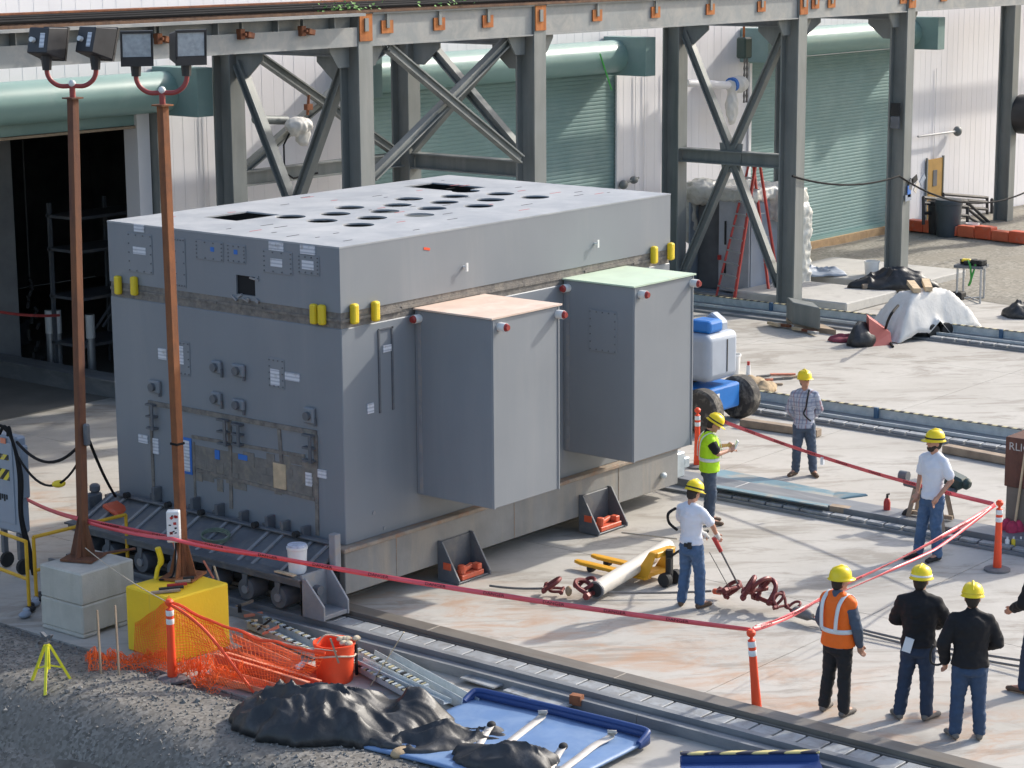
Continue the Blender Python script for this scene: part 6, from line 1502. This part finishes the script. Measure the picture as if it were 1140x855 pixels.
    for i in range(len(prof)-1):
        for j in range(n): hh.f.append((i*n+j, i*n+(j+1) % n, (i+1)*n+(j+1) % n, (i+1)*n+j))
    hh.f.append(tuple((len(prof)-1)*n+j for j in range(n)))
    for j in range(n):   # brim
        a_ = 2*math.pi*j/n; ex = .018+.045*max(0,math.cos(a_))**2
        hh.v.append(Vector(((.128*1.12+ex)*math.cos(a_), (.128*.94+ex*.7)*math.sin(a_), -.012)))
    kb = len(prof)*n
    for j in range(n): hh.f.append((j, kb+j, kb+(j+1) % n, (j+1) % n))
    hh.tube([(.12,0,.075),(.08,0,.128),(0,0,.152),(-.08,0,.128),(-.125,0,.07)],.014,8)
    hh.v = [v+Vector((0,0,1.685)) for v in hh.v]
    ho = hh.xf(HM).build('hard_hat', hat or M_hat, t, False, smooth=50); m_ = ho.modifiers.new('s','SOLIDIFY'); m_.thickness = .006
    if hatband:
        hb = MB().lathe([(.121,.0),(.128,.004),(.127,.022),(.12,.024)],(0,0,0),24)
        hb.v = [Vector((v.x*1.14,v.y*.97,v.z+1.70)) for v in hb.v]; hb.xf(HM).build('hat_band', hatband, ho, False)
    return t
FW, RT = math.atan2(_f.y,_f.x), math.atan2(_r.y,_r.x)        # headings: away from the viewer, to the viewer's right
def facing(fr, fw): v = Vector((math.cos(RT),math.sin(RT),0))*fr+Vector((math.cos(FW),math.sin(FW),0))*fw; return math.atan2(v.y,v.x)
# 1 rigger in white shirt with the long rod
p1_ = person('man in white shirt, blue jeans and gloves steering a rod into the shackles', gp(769,676), facing(.62,.78), M_tee, M_jean, M_boot, .985,
    armR=((.10,-.28,1.20),(.33,-.20,1.00)), armL=((.12,.26,1.18),(.36,.08,.98)), legL=((.04,.12,.50),(-.03,.14,.09),(.10,.20,.05)), legR=((.05,-.11,.50),(.02,-.13,.09),(.18,-.16,.05)), head=(R(-8),R(20)), gloves=True, hatband=M_dark, hem=.93, seed=1)
# belt pouch
MB().obox((-.135,-.06,.93),(.04,.05,.09)).obox((-.135,.0,.93),(.03,.05,.05)).build('belt_pouch', M_dark, p1_, False, smooth=True)
# 2 lime vest
p2_ = person('man in lime safety vest reading something in his raised hands', gp(789,583), facing(.95,.05), M_blkcloth, M_jean2, M_boot, .98,
    armL=((.10,.26,1.20),(.30,.10,1.26)), armR=((.10,-.26,1.20),(.31,-.08,1.22)), head=(R(0),R(32)), vest=M_lime, hatband=M_dark, seed=5)
ph = MB().obox((.42,.0,1.28),(.02,.12,.16),Matrix.Rotation(.4,3,'Y')).build('paper', M_paper, p2_, False)
# 3 checked shirt
p3_ = person('man in checked shirt and jeans standing with hands behind his back', gp(894,529), facing(-.05,-1), M_plaid, M_jean2, M_boot, 1.0,
    armL=((-.06,.26,1.14),(-.16,.10,.93)), armR=((-.06,-.26,1.14),(-.16,-.08,.92)), legL=((.03,.13,.5),(0,.17,.09),(.15,.21,.05)), legR=((.02,-.11,.5),(-.02,-.13,.09),(.10,-.22,.05)), head=(R(20),R(-6)), sleeve='long', hem=.84, bulk=1.04, seed=9)
MB().tube(spline([(.06,.07,1.50),(.135,.04,1.38),(.158,.015,1.22),(.165,-.02,1.10),(.165,.10,.98)],5),.014,6).build('lanyard', M_dark, p3_, False, smooth=True)
# 4 bearded man
p4_ = person('bearded man in white shirt and jeans, thumb in pocket, behind the tape', gp(1036,622), facing(-.72,-.62), M_tee, M_jean, M_dark, 1.07,
    armL=((-.05,.27,1.15),(.13,.19,.93)), armR=((-.05,-.26,1.14),(.08,-.20,.92)), legL=((.04,.10,.5),(.0,.12,.09),(.17,.12,.05)), legR=((.05,-.12,.5),(.04,-.18,.09),(.24,-.2,.05)), head=(R(-22),R(-3)), beard=True, hatband=M_dark, hem=.87, seed=13)
# 5 orange vest
person('man in orange safety vest with dark sleeves and black trousers', gp(931,796), facing(.72,.70), M_greysleeve, M_blktrs, M_bootgrey, 1.0,
    armL=((.0,.27,1.14),(.10,.22,.92)), armR=((.0,-.27,1.13),(.10,-.24,.90)), legL=((.03,.14,.5),(0,.19,.09),(.14,.22,.05)), legR=((.03,-.08,.5),(.0,-.10,.09),(.16,-.10,.05)), head=(R(-16),R(4)), sleeve='long', vest=M_orvest, bulk=1.06, seed=17)
# 6 black jacket, pale notebook in his back pocket
p6_ = person('man in black jacket with white sheet in his back pocket', gp(1020,801), facing(.30,.95), M_blkcloth, M_jean3, M_bootgrey, 1.03,
    armL=((.06,.28,1.16),(.26,.10,1.08)), armR=((.10,-.30,1.18),(.30,-.16,1.05)), legL=((.04,.14,.5),(-.04,.19,.09),(.08,.26,.05)), legR=((.03,-.10,.5),(.0,-.11,.09),(.14,-.20,.05)), head=(R(-12),R(6)), sleeve='long', jacket=True, hatband=M_white, bulk=1.10, hem=.90, seed=21)
MB().obox((-.155,.10,.93),(.02,.10,.17),Matrix.Rotation(.25,3,'X')).build('pocket_sheet', M_paper, p6_, False)
# 7 black jacket, jeans
p7_ = person('man in black jacket and blue jeans holding a hook at his side', gp(1077,823), facing(.12,1.0), M_blkcloth, M_jean4, M_bootgrey, 1.02,
    armL=((-.02,.30,1.13),(.10,.27,.88)), armR=((.04,-.30,1.14),(.22,-.16,1.02)), legL=((.03,.12,.5),(0,.14,.09),(.13,.2,.05)), legR=((.03,-.11,.5),(.0,-.13,.09),(.15,-.15,.05)), head=(R(-4),R(8)), sleeve='long', jacket=True, hatband=M_yel, bulk=1.12, hem=.88, seed=25)
MB().tube(spline([(.12,.30,.84),(.13,.36,.82),(.14,.42,.85),(.14,.43,.95),(.14,.40,1.05)],5),.014,8).build('hook', M_dark, p7_, False, smooth=True)
# 8 man almost wholly beyond the frame edge
person('partly seen man in dark jacket at the end of the wire ropes', gp(1153,771), facing(-.55,.8), M_blkcloth, M_jean3, M_boot, 1.0,
    armL=((.03,.26,1.16),(.22,.20,1.05)), armR=((.0,-.26,1.14),(.1,-.2,.95)), sleeve='long', jacket=True, legL=((.05,.12,.5),(.04,.16,.09),(.2,.2,.05)), seed=29)
# rod held by the rigger, hose behind him
rd_ = thing('pry_rod', 'long grey rod with red brown grip from the gloved hands to the shackles', 'rod', gp(822,657))
a, b = gp(796,601,.92), gp(824,655,.22)
MB().cyl(a.lerp(b,.2),b,.014,n=8).build('rod', M_rope, rd_, smooth=True); MB().cyl(a-(b-a)*.05,a.lerp(b,.24),.035,.03,10).build('grip', M_red, rd_, smooth=True)
cable('tether', [gp(790,615,.8),gp(812,655,.2)], .006, M_rope, 'thin tether line beside the rod', 'line')
q = gp(769,676); cable('shoulder_hose', spline([gp(752,566,1.4),gp(744,572,1.36),gp(745,582,1.2),gp(754,590,1.12)],6), .02, M_cable, 'black hose loop slung behind the man in white shirt and gloves', 'hose')
# ================================================================== BARRIER TAPE
DV, DF = textmesh('DANGER', .062)
def tape(pts, label, sag=.05, wd=.075, twist=0., words=True, n=40, seed=0):
    pts = [Vector(p) for p in pts]; sp = []
    for i in range(len(pts)-1): sp += bez(pts[i], pts[i+1], sag, n)[(1 if i else 0):]
    T_, W_, N_, S_ = [], [], [], [0.]
    for i, p in enumerate(sp):
        t_ = (sp[min(i+1,len(sp)-1)]-sp[max(i-1,0)]).normalized(); up = Vector((0,0,1)); up = (up-t_*up.dot(t_)).normalized(); nn = t_.cross(up)
        a = twist*(math.sin(i*.11+seed)+.4*math.sin(i*.29+seed*2)); w_ = up*math.cos(a)+nn*math.sin(a); T_.append(t_); W_.append(w_); N_.append(t_.cross(w_))
        if i: S_.append(S_[-1]+(sp[i]-sp[i-1]).length)
    mb = MB()
    for p, w_ in zip(sp, W_): mb.v += [p-w_*wd/2, p+w_*wd/2]
    mb.f = [(2*i,2*i+1,2*i+3,2*i+2) for i in range(len(sp)-1)]
    o = mb.build('barrier_tape', M_tape, smooth=60); m_ = o.modifiers.new('s','SOLIDIFY'); m_.thickness = .002; m_.offset = 0
    tag(o, label, 'tape')
    if words:
        tx = MB(); s0 = .35
        while s0 < S_[-1]-.3:
            vs = []
            for v in DV:
                s = s0+v.x*1.15; i = max(0, min(len(sp)-2, next((k for k in range(len(S_)-1) if S_[k+1] >= s), len(sp)-2))); f_ = (s-S_[i])/max(1e-6,S_[i+1]-S_[i])
                nn = N_[i]; nn = nn if nn.dot(CPOS-sp[i]) > 0 else -nn
                vs.append(sp[i].lerp(sp[i+1],f_)+W_[i]*v.y*.85+nn*.004)
            tx.add(vs, DF); s0 += .80
        tx.build('lettering', M_cable, o)['kind'] = 'stuff'
    return o
pA, pB, pC = gp(836,697,1.03), gp(1109,562,1.0), gp(776,444+0,1.0)
pole_pt = Vector((P1.x,P1.y,zat(P1.x,P1.y,580)))
tape([pole_pt+Vector((.07,-.05,0)), gp(836,701,1.02)], 'red danger tape from the darker rust pole across to the leaning post', .10, .064, .35, True, 60, 1)
tape([gp(30,556,1.25), pole_pt+Vector((-.02,.06,.03))], 'red danger tape from the cabinet to the darker rust pole', .03, .06, .3, False, 20, 2)
tape([pole_pt+Vector((.05,-.06,-.02)), gp(192,600,1.45), gp(300,619,1.2)], 'second strand of red tape by the switch box', .03, .05, .5, False, 20, 3)
tape([gp(838,701,1.02), gp(930,655,.98), gp(1108,562,1.0)], 'red danger tape between the leaning post and the post by the rusty box', .06, .06, .6, True, 30, 4)
tape([gp(841,698,1.02), gp(905,672,.95), gp(1040,612,.95), gp(1107,563,1.0)], 'second twisted red tape beside the man in the orange vest', .02, .04, .9, False, 20, 6)
tape([gp(790,463,1.0), gp(1106,561,1.0)], 'red danger tape in front of the man in the checked shirt', .10, .062, .2, True, 50, 5)
q = gp(790,463,1.0).lerp(gp(1106,561,1.0),.44)-Vector((0,0,.16)); tag(MB().obox(q,(.05,.05,.12)).build('tape_tag', M_paper), 'small pale tag hanging from the tape by the checked shirt man', 'tag')
